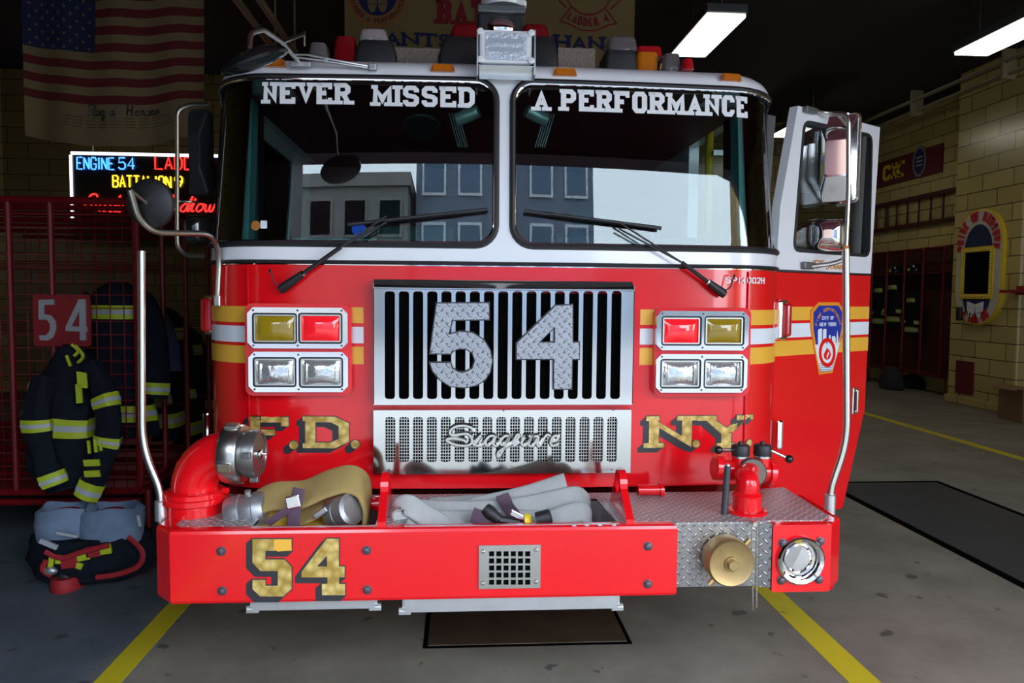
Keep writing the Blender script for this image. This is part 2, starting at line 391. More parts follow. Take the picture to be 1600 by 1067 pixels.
def crom(P, n=6, closed=False):
    P = [V(p) for p in P]; out = []; N = len(P)
    for i in range(N if closed else N-1):
        if closed: a, b, c, d = P[i-1], P[i], P[(i+1) % N], P[(i+2) % N]
        else: a, b, c, d = P[max(i-1, 0)], P[i], P[i+1], P[min(i+2, N-1)]
        for k in range(n):
            t = k/n; out.append(.5*((2*b)+(c-a)*t+(2*a-5*b+4*c-d)*t*t+(3*b-a-3*c+d)*t**3))
    if not closed: out.append(P[-1])
    return out
def fillet(P, r, n=5):
    """round the corners of an open 3D path"""
    P = [V(p) for p in P]; out = [P[0]]
    for a, b, c in zip(P, P[1:], P[2:]):
        d1 = (a-b); d2 = (c-b); q = min(r, d1.length*.48, d2.length*.48); p1 = b+d1.normalized()*q; p2 = b+d2.normalized()*q
        for k in range(n+1):
            t = k/n; out.append(p1*(1-t)**2+b*(2*t*(1-t))+p2*t*t)
    out.append(P[-1]); return out
def rrect(x0, x1, y0, y1, r, n=4):
    o = []
    for cx, cy, a0 in ((x1-r, y1-r, 0), (x0+r, y1-r, 90), (x0+r, y0+r, 180), (x1-r, y0+r, 270)):
        for k in range(n+1): a = rad(a0+90*k/n); o.append((cx+r*cos(a), cy+r*sin(a)))
    return o
def circ(cx, cy, r, n=20, ry=None): return [(cx+r*cos(2*pi*k/n), cy+(ry or r)*sin(2*pi*k/n)) for k in range(n)]
def inflate(P, d):
    n = len(P); ar = sum(P[i][0]*P[(i+1) % n][1]-P[(i+1) % n][0]*P[i][1] for i in range(n)); sg = 1 if ar > 0 else -1; o = []
    for i in range(n):
        a, b, c = V(P[i-1]), V(P[i]), V(P[(i+1) % n]); e1 = (b-a).normalized(); e2 = (c-b).normalized()
        n1 = V((e1.y, -e1.x))*sg; n2 = V((e2.y, -e2.x))*sg; k = 1+n1.dot(n2)
        o.append(tuple(b+(n1+n2)*(d/max(k, .35))))
    return o
def planey(y): return lambda u, v, d: V((u, y-d, v))      # facing the street (-Y)
def planex(x): return lambda u, v, d: V((x-d, u, v))      # facing -X, u = y

# ------------------------------------------------------------------ stroke lettering
GL = {
'A': [[(0, 0), (.5, 1), (1, 0)], [(.2, .34), (.8, .34)]],
'B': [[(0, 0), (0, 1), (.75, 1), (1, .86), (1, .66), (.8, .53), (0, .53)], [(.8, .53), (1, .4), (1, .14), (.75, 0), (0, 0)]],
'C': [[(1, .72), (1, .85), (.8, 1), (.2, 1), (0, .85), (0, .15), (.2, 0), (.8, 0), (1, .15), (1, .28)]],
'D': [[(0, 0), (0, 1), (.68, 1), (1, .8), (1, .2), (.68, 0), (0, 0)]],
'E': [[(1, 1), (0, 1), (0, 0), (1, 0)], [(0, .52), (.7, .52)]],
'F': [[(1, 1), (0, 1), (0, 0)], [(0, .5), (.7, .5)]],
'G': [[(1, .72), (1, .85), (.8, 1), (.2, 1), (0, .85), (0, .15), (.2, 0), (.8, 0), (1, .15), (1, .45), (.55, .45)]],
'H': [[(0, 0), (0, 1)], [(1, 0), (1, 1)], [(0, .5), (1, .5)]],
'I': [[(.5, 0), (.5, 1)]],
'K': [[(0, 0), (0, 1)], [(1, 1), (.05, .42)], [(.35, .6), (1, 0)]],
'L': [[(0, 1), (0, 0), (1, 0)]],
'M': [[(0, 0), (0, 1), (.5, .25), (1, 1), (1, 0)]],
'N': [[(0, 0), (0, 1), (1, 0), (1, 1)]],
'O': [[(.2, 0), (0, .15), (0, .85), (.2, 1), (.8, 1), (1, .85), (1, .15), (.8, 0), (.2, 0)]],
'P': [[(0, 0), (0, 1), (.75, 1), (1, .86), (1, .6), (.75, .46), (0, .46)]],
'R': [[(0, 0), (0, 1), (.75, 1), (1, .86), (1, .64), (.75, .5), (0, .5)], [(.55, .5), (1, 0)]],
'S': [[(1, .74), (1, .87), (.8, 1), (.2, 1), (0, .87), (0, .64), (.2, .53), (.8, .47), (1, .36), (1, .13), (.8, 0), (.2, 0), (0, .13), (0, .26)]],
'T': [[(.5, 0), (.5, 1)], [(0, 1), (1, 1)]],
'U': [[(0, 1), (0, .15), (.2, 0), (.8, 0), (1, .15), (1, 1)]],
'V': [[(0, 1), (.5, 0), (1, 1)]],
'W': [[(0, 1), (.25, 0), (.5, .75), (.75, 0), (1, 1)]],
'Y': [[(0, 1), (.5, .45), (1, 1)], [(.5, .45), (.5, 0)]],
'0': [[(.2, 0), (0, .15), (0, .85), (.2, 1), (.8, 1), (1, .85), (1, .15), (.8, 0), (.2, 0)]],
'1': [[(.5, 0), (.5, 1), (.2, .8)]],
'2': [[(0, .8), (.15, 1), (.85, 1), (1, .85), (1, .6), (0, 0), (1, 0)]],
'4': [[(.75, 0), (.75, 1), (0, .3), (1, .3)]],
'5': [[(.95, 1), (.1, 1), (.04, .55), (.7, .62), (1, .45), (1, .15), (.75, 0), (.2, 0), (0, .15)]],
'7': [[(0, 1), (1, 1), (.4, 0)]],
'9': [[(1, .55), (.2, .48), (0, .6), (0, .88), (.2, 1), (.8, 1), (1, .88), (1, .5), (.6, 0)]],
}
GW = {'I': .35, 'M': 1.2, 'W': 1.25, '1': .5, ' ': .7}
LOW = {   # smooth script, x-height about .5, joined from left to right
'a': [(.5, .42), (.3, .5), (.08, .3), (.15, .02), (.4, .1), (.55, .45), (.52, .1), (.7, .05)],
'd': [(.45, .4), (.25, .48), (.05, .25), (.15, .0), (.4, .1), (.62, 1.), (.52, .1), (.7, .05)],
'e': [(.05, .2), (.35, .28), (.4, .46), (.2, .5), (.06, .25), (.2, .0), (.55, .12)],
'f': [(.0, .05), (.3, .5), (.5, .95), (.35, 1.), (.25, .5), (.12, -.35), (.2, -.4), (.3, .05), (.5, .1)],
'g': [(.5, .42), (.28, .5), (.06, .28), (.15, .02), (.4, .1), (.55, .46), (.4, -.3), (.1, -.4), (.2, -.15), (.65, .1)],
'i': [(.05, .05), (.2, .5), (.15, .05), (.4, .08)],
'l': [(.0, .05), (.3, .7), (.3, 1.), (.18, .8), (.15, .08), (.4, .06)],
'o': [(.4, .46), (.15, .46), (.05, .2), (.25, .0), (.5, .2), (.4, .46), (.6, .42)],
'r': [(.0, .05), (.15, .55), (.22, .45), (.4, .48), (.35, .1), (.55, .05)],
's': [(.0, .05), (.3, .52), (.42, .2), (.25, .0), (.05, .06)],
't': [(.0, .05), (.25, .8), (.2, .08), (.42, .06)],
'v': [(.05, .45), (.15, .48), (.22, .02), (.45, .5), (.6, .4)],
'w': [(.0, .45), (.1, .05), (.3, .1), (.32, .45), (.4, .05), (.6, .1), (.65, .48), (.75, .42)],
'n': [(.0, .05), (.1, .48), (.14, .05), (.35, .48), (.42, .1), (.6, .05)],
'm': [(.0, .05), (.1, .48), (.14, .05), (.3, .48), (.36, .05), (.52, .48), (.58, .1), (.75, .05)],
'F': [(.1, .9), (.3, 1.), (.8, 1.), (.5, .98), (.3, .1), (.05, .05), (.2, .5), (.6, .52)],
'H': [(.1, .9), (.25, 1.), (.15, .05), (.18, .5), (.6, .55), (.75, 1.), (.62, .05), (.85, .05)],
'P': [(.05, .05), (.25, .95), (.7, 1.), (.75, .65), (.3, .5), (.6, .4)],
'M': [(.0, .05), (.2, 1.), (.3, .2), (.6, 1.), (.6, .1), (.8, .05)],
'J': [(.5, 1.), (.45, .2), (.2, -.1), (.1, .1)],
}
LW = {'m': .8, 'w': .8, 'F': .75, 'H': .9, 'M': .9, 'P': .75, 'i': .4, 'l': .4, 't': .45, 's': .5, 'r': .55}
def strip(P, wv, wh=None, clampy=None):
    """polyline -> quads of a mitred stroke; wv width of upright strokes, wh of level ones"""
    wh = wh or wv; P = [V(p).to_2d() for p in P]; n = len(P); seg = []
    for a, b in zip(P, P[1:]):
        d = (b-a).normalized(); w = (wv*abs(d.y)+wh*abs(d.x))/(abs(d.x)+abs(d.y)+1e-9); seg.append((d, V((-d.y, d.x)), w/2))
    L = []; R = []
    closed = (P[0]-P[-1]).length < 1e-6
    for i, p in enumerate(P):
        i0 = i-1; i1 = i
        if i == 0: i0 = len(seg)-1 if closed else 0
        if i == n-1: i1 = 0 if closed else len(seg)-1
        d1, n1, h1 = seg[i0]; d2, n2, h2 = seg[i1]
        for S, o in ((1, L), (-1, R)):
            a = p+n1*(S*h1); b = p+n2*(S*h2); cr = d1.x*d2.y-d1.y*d2.x
            if abs(cr) < .05: q = (a+b)/2
            else:
                t = ((b-a).x*d2.y-(b-a).y*d2.x)/cr; q = a+d1*t
                lim = max(h1, h2)*2.6
                if (q-p).length > lim: q = p+(q-p).normalized()*lim
            if clampy: q = V((q.x, min(max(q.y, clampy[0]), clampy[1])))
            o.append((q.x, q.y))
    return [[R[i], R[i+1], L[i+1], L[i]] for i in range(n-1)]
def text_lines(s, h, aspect=.62, gap=.22):
    """skeleton polylines for text of cap height h (neon tubes); returns (polylines, width)"""
    x = 0; out = []
    for c in s:
        w = h*aspect*GW.get(c, 1.)
        for pl in GL.get(c, []): out.append([(x+px*w, py*h) for px, py in pl])
        x += w+h*gap
    return out, x-h*gap
def text_polys(s, x0, x1, z0, z1, wv=.2, wh=None, serif=True, gap=.16, slant=0.):
    """filled letters fitted in the box"""
    h = z1-z0; wh = wh or wv
    un = [GW.get(c, 1.) for c in s]; tot = sum(un); g = gap*h
    unit = (x1-x0-g*(len(s)-1))/tot; x = x0; out = []; hv = wv*h; hh = wh*h
    for c, q in zip(s, un):
        w = unit*q; ix = hv/2; sw = w-2*ix
        if serif and c in 'IT1': pass
        for pl in GL.get(c, []):
            P = [(x+ix+px*sw, hh/2+py*(h-hh)) for px, py in pl]
            E = list(P)
            for e, nb in ((0, 1), (-1, -2)):     # run stems out to the cap line
                if P[e] == P[-1] and len(P) > 3 and P[0] == P[-1]: continue
                dx, dy = P[e][0]-P[nb][0], P[e][1]-P[nb][1]; L = hypot(dx, dy) or 1
                yn = pl[e][1]
                if yn in (0, 1) and abs(dy) > abs(dx)*.6:
                    E[e] = (P[e][0]+dx/abs(dy)*hh/2, 0 if yn == 0 else h)
                    if serif:
                        sl = hv*1.02 if c not in 'AVY' else hv*.95; cx = E[e][0]; t = hh*.82
                        if yn == 0: out.append([(cx-sl, 0), (cx+sl, 0), (cx+sl, t), (cx-sl, t)])
                        else: out.append([(cx-sl, h-t), (cx+sl, h-t), (cx+sl, h), (cx-sl, h)])
                elif yn in (0, 1) and serif and abs(dx) > abs(dy):
                    sgn = 1 if dx > 0 else -1; E[e] = (P[e][0]+sgn*hv/2, P[e][1]); tk = .30*h; xx = E[e][0]
                    z = (0, tk) if yn == 0 else (h-tk, h); out.append([(xx-sgn*hv*.75, z[0]), (xx, z[0]), (xx, z[1]), (xx-sgn*hv*.75, z[1])])
            out += strip(E, hv, hh, (0, h))
            if serif and pl[0] == pl[-1] and c in 'DB': out.append([(x-hv*.25, 0), (x+hv, 0), (x+hv, hh*.8), (x-hv*.25, hh*.8)])
            if serif and c in 'DBPREF' and pl[0] != pl[-1] or c == 'D': out.append([(x-hv*.25, h-hh*.8), (x+hv, h-hh*.8), (x+hv, h), (x-hv*.25, h)])
            if serif and c in 'NM': out.append([(x-hv*.3, h-hh*.82), (x+hv, h-hh*.82), (x+hv, h), (x-hv*.3, h)])
        if c == 'T' and serif:
            for xx in (x, x+w-hv*.6): out.append([(xx, h*.72), (xx+hv*.6, h*.72), (xx+hv*.6, h), (xx, h)])
        x += w+g
    return [[(px+slant*py, z0+py) for px, py in p] for p in out]
def script_lines(s, x0, x1, z0, h, slant=.35):
    tot = sum(LW.get(c, .6) if c != ' ' else .5 for c in s); k = (x1-x0)/tot; x = x0; out = []
    for c in s:
        w = (LW.get(c, .6) if c != ' ' else .5)*k
        if c in LOW:
            P = [V((px*k*.95, py*h)) for px, py in LOW[c]]
            out.append([(x+p.x+slant*p.y, z0+p.y) for p in crom(P, 5)])
        x += w
    return out
def sweep_shadow(polys, dx, dz, n=5): return [[(u+dx*k/n, v+dz*k/n) for u, v in p] for k in range(1, n+1) for p in polys]
def arc_text(s, cx, cz, r, a0, a1, h, wv=.2, outward=True):
    out = []; n = len(s)
    for i, c in enumerate(s):
        a = rad(a0+(a1-a0)*(i+.5)/n); st = r*abs(rad(a1-a0))/n*.8
        for p in text_polys(c, -st/2, st/2, -h/2, h/2, wv, None, False):
            q = []
            for u, v in p:
                if outward: rr = r+v; aa = a-u/r
                else: rr = r-v; aa = a+u/r
                q.append((cx+rr*cos(aa), cz+rr*sin(aa)))
            out.append(q)
    return out

# ================================================================== SETTING
m = MB(); m.m(CONC).bb(-7.2, 7.9, FACY-.3, 11.6, -.2, 0)
m.m(YLINE)
for x0, x1, y0, y1 in ((-1.63, -1.52, FACY, 9.), (1.40, 1.53, FACY, 9.), (5.28, 5.40, FACY, 9.)): m.bb(x0, x1, y0, y1, 0., .0015)
m.build('floor', None, None, 'structure')
MB().bb(-7.2, 7.9, FACY-.3, 11.6, 4.95, 5.1).build('ceiling', CEIL, None, 'structure')
m = MB(); m.m(TILEX).bb(-7.4, -7.2, FACY-.3, 11.6, 0, 4.95); m.build('wall_left', None, None, 'structure')
m = MB(); m.m(TILEX).bb(7.9, 8.1, FACY-.3, 11.6, 0, 4.95).build('wall_right', None, None, 'structure')
m = MB(); m.m(TILEX).bb(7.3, 7.9, 6.62, 8.05, 0, 4.95, .03); m.build('wall_pier', None, None, 'structure')
MB().m(TILEX).bb(7.27, 7.3, 6.6, 8.07, 0, .12, .012).build('baseboard_pier', None, None, 'structure')
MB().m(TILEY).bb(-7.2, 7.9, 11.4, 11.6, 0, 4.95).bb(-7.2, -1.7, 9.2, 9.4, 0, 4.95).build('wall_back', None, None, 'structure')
m = MB().m(MAROON)
for x0, x1, z0, z1 in ((-7.4, D1[0], 0, 5.1), (D1[1], 8.1, 0, 5.1), (D1[0], D1[1], HEAD, 5.1)): m.bb(x0, x1, FACY-.3, FACY, z0, z1)
m.build('wall_front', None, None, 'structure')
for k, (a, b) in enumerate((D1,)):     # sectional doors rolled up under the ceiling
    m = MB().m(DOORM)
    for i in range(6): m.bb(a, b, FACY+.1+i*.66, FACY+.74+i*.66, 4.12, 4.17, .008)
    m.build('door_%d' % (k+1), None, None, 'structure')
m = MB().m(PIPEM)
for x in (-2.32, -2.1): m.tube([(x, -1, 4.35), (x, 9, 4.35)], .035, 8)
for y in (0, 3, 6, 8.8):
    for x in (-2.32, -2.1): m.bb(x-.01, x+.01, y-.01, y+.01, 4.35, 4.95)
m.build('trim_1', None, None, 'structure')
m = MB().m(PIPEM)
for z, x in ((4.78, 7.15), (4.62, 7.22)): m.tube([(x, FACY, z), (x, 11.3, z)], .03, 8)
for y in (1, 4, 6.9, 9): m.bb(7.12, 7.32, y-.02, y+.02, 4.55, 4.95)
m.build('trim_2', None, None, 'structure')
MB().m(mat('asphalt', (.10, .10, .105), .85, 0, .2, 2)).bb(-60, 60, -60, FACY-.3, -.25, -.03).build('road', None, None, 'structure')
MB().m(mat('sidewalk_concrete', (.20, .195, .18), .85, 0, .12, 2)).bb(-60, 60, -8.5, FACY-.3, -.2, -.01).build('sidewalk', None, None, 'structure')

# buildings across the street (mirrored in the windshield)
def building(name, label, x0, x1, y0, y1, h, wall, winm, cols, rows, ww, wh, z0=3., frame=None):
    t = thing(name, label, 'building', ((x0+x1)/2, (y0+y1)/2, 0), 'buildings across the street')
    m = MB().m(wall); m.bb(x0, x1, y0, y1, -.02, h); m.bb(x0-.15, x1+.15, y0-.15, y1+.2, h, h+.5)
    m.build('facade', None, t)
    for i in range(cols):
        for j in range(rows):
            x = x0+(x1-x0)*(i+.5)/cols; z = z0+(h-z0)*(j+.45)/rows
            w = MB().m(frame or wall); w.bb(x-ww/2-.12, x+ww/2+.12, y1, y1+.1, z-wh/2-.12, z+wh/2+.12)
            w.m(winm).bb(x-ww/2, x+ww/2, y1+.1, y1+.13, z-wh/2, z+wh/2).build('window', None, t)
    return t
GSTONE = mat('grey_stone', (.16, .155, .145), .9, 0, .2, 1.); BGLASS = mat('blue_facade_glass', (.05, .09, .15), .12, .3, .3, .4)
BSTONE = mat('blue_slate_facade', (.10, .13, .18), .7, 0, .2, 1.); WFR = mat('pale_window_frame', (.5, .54, .58), .6, 0, .1, 3)
OCHRE = mat('ochre_brick', (.42, .24, .08), .8, 0, .2, 2)
building('stone_building', 'low grey stone building mirrored in the windshield half under NEVER MISSED', -10.4, -3.4, -32, -24, 9.7, GSTONE, DARK, 4, 1, 1.0, 1.25, 7.6)
building('glass_tower', 'tall blue-grey tower mirrored on either side of the windshield divider', -3.1, 6.2, -34, -25, 46, BSTONE, BGLASS, 5, 12, 1.0, 2.4, 2, WFR)
building('corner_building', 'low dark building mirrored along the bottom of the windshield under A PERFORMANCE', 7.0, 17, -42, -34, 8.2, mat('dark_roof_brick', (.10, .12, .13), .8, 0, .2, 1), BGLASS, 5, 2, 1., 1.4)
building('ochre_building', 'ochre brick building mirrored in the curved end of the windshield under A PERFORMANCE', 19, 22.5, -28, -20, 12, OCHRE, BGLASS, 2, 4, .8, 1.4)
building('brownstone_row', 'wide brownstone block across the street, beyond the windshield reflections', -44, -19, -38, -28, 15, mat('brownstone', (.2, .12, .09), .9, 0, .2, 1), BGLASS, 7, 4, 1.2, 1.8)

# ================================================================== FIRE ENGINE
T = thing('fire_engine', 'red and white fire engine with a big 54 on its grille', 'fire engine', (0, 1.5, 0))
HW, LEAN = 1.272, .085
_tab = []; _N = 60; _s = .951; _px, _py = .95, .03
for i in range(_N+1):
    t = pi/2*i/_N; x = .95+(HW-.95)*sin(t); y = .03+.33*(1-cos(t))
    _s += hypot(x-_px, y-_py); _px, _py = x, y; _tab.append((_s, x, y, t))
S2 = _tab[-1][0]
def CS(s, z, d=0.):
    a = abs(s); sg = 1 if s >= 0 else -1
    if a <= .951: x = a; y = .03*(a/.95)**2; tx, ty = 1., .0665*a
    elif a < S2:
        lo = 0
        while _tab[lo+1][0] < a: lo += 1
        f = (a-_tab[lo][0])/(_tab[lo+1][0]-_tab[lo][0]); x = _tab[lo][1]+(_tab[lo+1][1]-_tab[lo][1])*f; y = _tab[lo][2]+(_tab[lo+1][2]-_tab[lo][2])*f
        t = _tab[lo][3]+(pi/2/_N)*f; tx, ty = (HW-.95)*cos(t)+.02*(1-sin(t)), .33*sin(t)+.06*(1-sin(t))
    else: x = HW; y = .36+a-S2; tx, ty = 0., 1.
    L = hypot(tx, ty); nx, ny = ty/L, -tx/L
    k = min(1.15, max(0, (z-1.68)/.77)); x -= .04*k*max(0, x-.95)/(HW-.95); y += max(0, z-1.68)*LEAN
    return V((sg*(x+nx*d), y+ny*d, z))
def SZ(u, v):
    """photo point -> (s, z) on the cab skin"""
    p = aty(u, v, .04); s, z = p.x, p.z
    for _ in range(12):
        a = proj(CS(s, z)); e = (u-a[0], v-a[1])
        b = proj(CS(s+1e-3, z)); c = proj(CS(s, z+1e-3))
        j11, j21 = (b[0]-a[0])*1e3, (b[1]-a[1])*1e3; j12, j22 = (c[0]-a[0])*1e3, (c[1]-a[1])*1e3; D = j11*j22-j12*j21
        if abs(D) < 1: break
        s += max(-.2, min(.2, (e[0]*j22-e[1]*j12)/D)); z += (j11*e[1]-j21*e[0])/D
    return s, z
def PL(u, v, y): p = aty(u, v, y); return (p.x, p.z)
SE = S2+1.95; SR = S2+.06        # skin runs back to the rear of the cab on one side, to the open doorway on the other
ZB, ZT, ZBELT, ZROOF = .752, 2.445, 1.684, 2.45
# red lower skin
m = MB().m(RED); m.sheet(CS, [(-SE, ZB), (SR, ZB), (SR, ZBELT), (-SE, ZBELT)], (), -.03, 0., .09, True)
m.bb(HW-.04, HW, 1.4, 2.3, .55, ZBELT); m.bb(-1.25, 1.25, .12, 2.3, .60, .66)
m.build('cab_shell', None, T)
# white window surround with two windshield openings
HR, ZG0, ZG1 = .085, 1.757, 2.437
paneL = rrect(-(S2+.0), -.034, ZG0, ZG1, HR, 6); paneR = rrect(.034, S2+.0, ZG0, ZG1, HR, 6)
sideL = rrect(-2.75, -1.72, ZG0+.02, 2.36, .06)
m = MB().m(WHITE); m.sheet(CS, [(-SE, ZBELT), (SR, ZBELT), (SR, ZROOF+.02), (-SE, ZROOF+.02)], [paneL, paneR, sideL], -.03, .001, .075, True)
m.bb(HW-.09, HW-.03, 1.4, 2.3, ZBELT, ZROOF+.02); m.build('windshield_surround', None, T)
# roof cap
m = MB().m(WHITE); rings = []
ss = [-SE+i*(2*SE)/90 for i in range(91)]
for k in range(9):
    a = pi/2*k/8; ins = .15*(1-cos(a)); zz = ZROOF+.085*sin(a)
    rings.append([CS(s, ZROOF, -ins+.004) + V((0, 0, zz-ZROOF)) for s in ss])
for q, dz in ((.35, .105), (.7, .12)): rings.append([CS(s, ZROOF, -min(q, 1.)) + V((0, 0, dz)) for s in ss])
m.loft(rings, True, True); m.build('roof', None, T)
# windshields
for nm, pn, sgn in (('windshield', paneL, -1), ('windshield', paneR, 1)):
    g = MB().m(WINDG); g.sheet(CS, inflate(pn, .004), (), -.018, -.012, .06, True); g = g.build('windshield', None, T)
    tr = MB().m(BLACK); P = []
    for i, p in enumerate(pn):
        q = pn[(i+1) % len(pn)]; k = max(1, int(hypot(q[0]-p[0], q[1]-p[1])/.05))
        P += [(p[0]+(q[0]-p[0])*j/k, p[1]+(q[1]-p[1])*j/k) for j in range(k)]
    tr.tube([CS(a, b, .002) for a, b in P], .014, 8, True); tr.m(CHROME)
    c = (min(p[0] for p in P)+max(p[0] for p in P))/2; d = (ZG0+ZG1)/2
    tr.tube([CS(c+(a-c)*.991, d+(b-d)*.975, .006) for a, b in P], .0065, 8, True); tr.build('gasket', None, g)
    for w, p0, p1 in ((('NEVER', (410, 126, 160), (547, 130, 163)), ('MISSED', (582, 131, 164), (742, 136, 168)))[0:2] if sgn < 0 else (('A', (835, 139, 172), (858, 139, 172)), ('PERFORMANCE', (877, 140, 174), (1170, 149, 182)))):
        s0, z1 = SZ(p0[0], p0[1]); _, z0 = SZ(p0[0], p0[2]); s1, z1b = SZ(p1[0], p1[1]); _, z0b = SZ(p1[0], p1[2])
        z0 = (z0+z0b)/2; z1 = (z1+z1b)/2
        MB().m(LETW).text(text_polys(w, s0, s1, z0, z1, .245, .215, True, .13), CS, -.011, -.009).build('lettering', None, g)
# stickers low in the kerb-side windshield
st = MB(); s0, z0 = SZ(397, 352); st.m(ORANG).prism(circ(s0, z0, .02), CS, -.011, -.0095); st.m(WSTR).prism(rrect(s0+.022, s0+.05, z0-.012, z0+.02, .003), CS, -.011, -.0095)
st.build('sticker', None, T)
st = MB(); g = MB().m(glass('side_glass', (.3, .36, .36), 1.)); g.sheet(CS, sideL, (), -.02, -.015, .1); g.build('side_window', None, T); st.bm.free()
# belt moulding
m = MB().m(BLACK); m.tube([CS(s, ZBELT, .003) for s in [-SE+i*(SE+SR)/70 for i in range(71)]], .0075, 8)
m.m(CHROME).tube([CS(s, ZBELT-.011, .001) for s in [-SE+i*(SE+SR)/70 for i in range(71)]], .0035, 6); m.build('belt_moulding', None, T)
# reflective stripes on the nose
STR = ((1.436, 1.501, YSTR), (1.354, 1.421, WSTR), (1.268, 1.340, YSTR))
for z0, z1, mm_ in STR:
    for a, b in ((-SE, -1.055), (-.70, -.572), (.572, .70), (1.055, SR)): MB().m(mm_).sheet(CS, [(a, z0), (b, z0), (b, z1), (a, z1)], (), -.002, .0015, .05, True).build('reflective_stripe', None, T)
# seams of the nose corners
for s in (-1.045, 1.045):
    MB().m(RED).tube([CS(s, ZB+.01, 0.), CS(s, ZBELT-.02, 0.)], .004, 6).build('corner_seam', None, T)

# ---- grille
gy = -.06
gx0, gz1 = PL(583, 450, gy); gx1, gz0 = PL(988.5, 631, gy)
X1 = lambda u: 560+u/3.139; Y1 = lambda v: 420+v/3.139
G = None
def slot_row(y, n, ux0, ux1, v0, v1, wpx):
    o = []
    for i in range(n):
        uc = ux0+(ux1-ux0)*i/(n-1); x, z1 = PL(X1(uc), Y1(v0), y); x2, z0 = PL(X1(uc), Y1(v1), y); w = wpx/3.139*3.07/FPX
        o.append(rrect(x-w/2, x+w/2, z0, z1, .012, 3))
    return o
m = MB().m(STEEL); sl = slot_row(gy, 17, 154, 1267, 110, 638, 49)
m.sheet(planey(gy), [(gx0, gz0), (gx1, gz0), (gx1, gz1), (gx0, gz1)], sl, -.004, 0)
m.bb(gx0, gx0+.003, gy, .012, gz0, gz1+.02); m.bb(gx1-.003, gx1, gy, .012, gz0, gz1+.02); m.bb(gx0, gx1, gy, .012, gz0-.003, gz0)
ztl = gz1+.036
m.loft([[(gx0, gy, gz1), (gx1, gy, gz1)], [(gx0, -.015, ztl), (gx1, -.015, ztl)], [(gx0, .01, ztl), (gx1, .01, ztl)]], False, False, False)
m.tube([(gx0, gy-.002, gz1), (gx1, gy-.002, gz1)], .004, 6)
G = m.build('grille', None, T, label='polished slotted grille plate behind the number 54')
MB().m(DARK).bb(gx0+.02, gx1-.02, -.022, .02, gz0+.015, gz1-.015).build('dark_slot_backing', None, G)  # black box: shade behind the slots put into its colour
hx0, hz1 = PL(583.5, 641, -.04); hx1, hz0 = PL(985, 738.5, -.04)
m = MB().m(STEEL); sl2 = slot_row(-.04, 17, 156, 1246, 727, 947, 50)
m.sheet(planey(-.04), [(hx0, hz0), (hx1, hz0), (hx1, hz1), (hx0, hz1)], sl2, -.004, 0); m.bb(hx0, hx1, -.036, .02, hz1-.004, hz1); m.bb(hx0, hx0+.003, -.036, .02, hz0, hz1); m.bb(hx1-.003, hx1, -.036, .02, hz0, hz1)
m.m(GREYB)
for u, v in ((158, 690), (712, 695), (1250, 692), (150, 985), (706, 988), (1243, 984)): x, z = PL(X1(u), Y1(v), -.04); m.lathe([(.004, 0), (.003, .003), (0, .004)], (x, -.04, z), (0, -1, 0), 8)
L2 = m.build('lower_grille', None, T, label='polished lower grille plate with mesh slots and script badge')
MB().m(DARK).bb(hx0+.02, hx1-.02, -.012, .02, hz0+.02, hz1-.01).build('screen_backing', None, L2)  # black box again, painted as the shade behind the mesh
m = MB().m(STEELD); zt, zb_ = PL(700, Y1(722), -.03)[1], PL(700, Y1(950), -.03)[1]
for sp in sl2:
    xa, xb = min(p[0] for p in sp), max(p[0] for p in sp)
    for k in range(5): x = xa+(xb-xa)*k/4; m.bb(x-.0013, x+.0013, -.031, -.028, zb_, zt)
nrow = 15
for k in range(nrow+1): z = zb_+(zt-zb_)*k/nrow; m.bb(hx0+.03, hx1-.03, -.0305, -.0285, z-.0014, z+.0014)
m.build('grille_mesh', None, L2)
# script badge
X7 = lambda u: 680+u/7.273; Y7 = lambda v: 650+v/7.273
def badge(pts): return [aty(X7(u), Y7(v), -.052) for u, v in pts]
m = MB().m(STEELD)
strokes = [[(435, 175), (410, 130), (330, 108), (230, 118), (170, 170), (190, 215), (280, 205), (360, 200), (410, 240), (410, 310), (330, 335), (220, 320), (130, 275), (170, 250), (300, 265), (350, 290)],
 [(430, 330), (480, 280), (520, 215), (500, 235), (450, 300), (480, 335), (540, 320), (600, 240)],
 [(680, 225), (620, 225), (570, 290), (590, 335), (640, 300), (690, 220), (660, 310), (700, 335), (760, 250)],
 [(840, 225), (790, 225), (740, 285), (760, 325), (810, 290), (850, 215), (790, 350), (720, 460), (715, 410), (800, 350), (880, 300), (930, 210), (950, 230), (890, 335), (960, 290)],
 [(1000, 230), (1060, 225)], [(1090, 225), (1030, 230), (980, 300), (1010, 335), (1060, 290), (1100, 220), (1060, 320), (1110, 335), (1160, 250)],
 [(1130, 230), (1170, 230), (1160, 320), (1190, 335), (1260, 215), (1310, 225)], [(1300, 290), (1380, 270), (1390, 225), (1350, 225), (1310, 290), (1330, 335), (1400, 315)]]
for q in strokes: m.tube(crom(badge(q), 5), .0085, 6)
m.build('script_badge', None, L2)
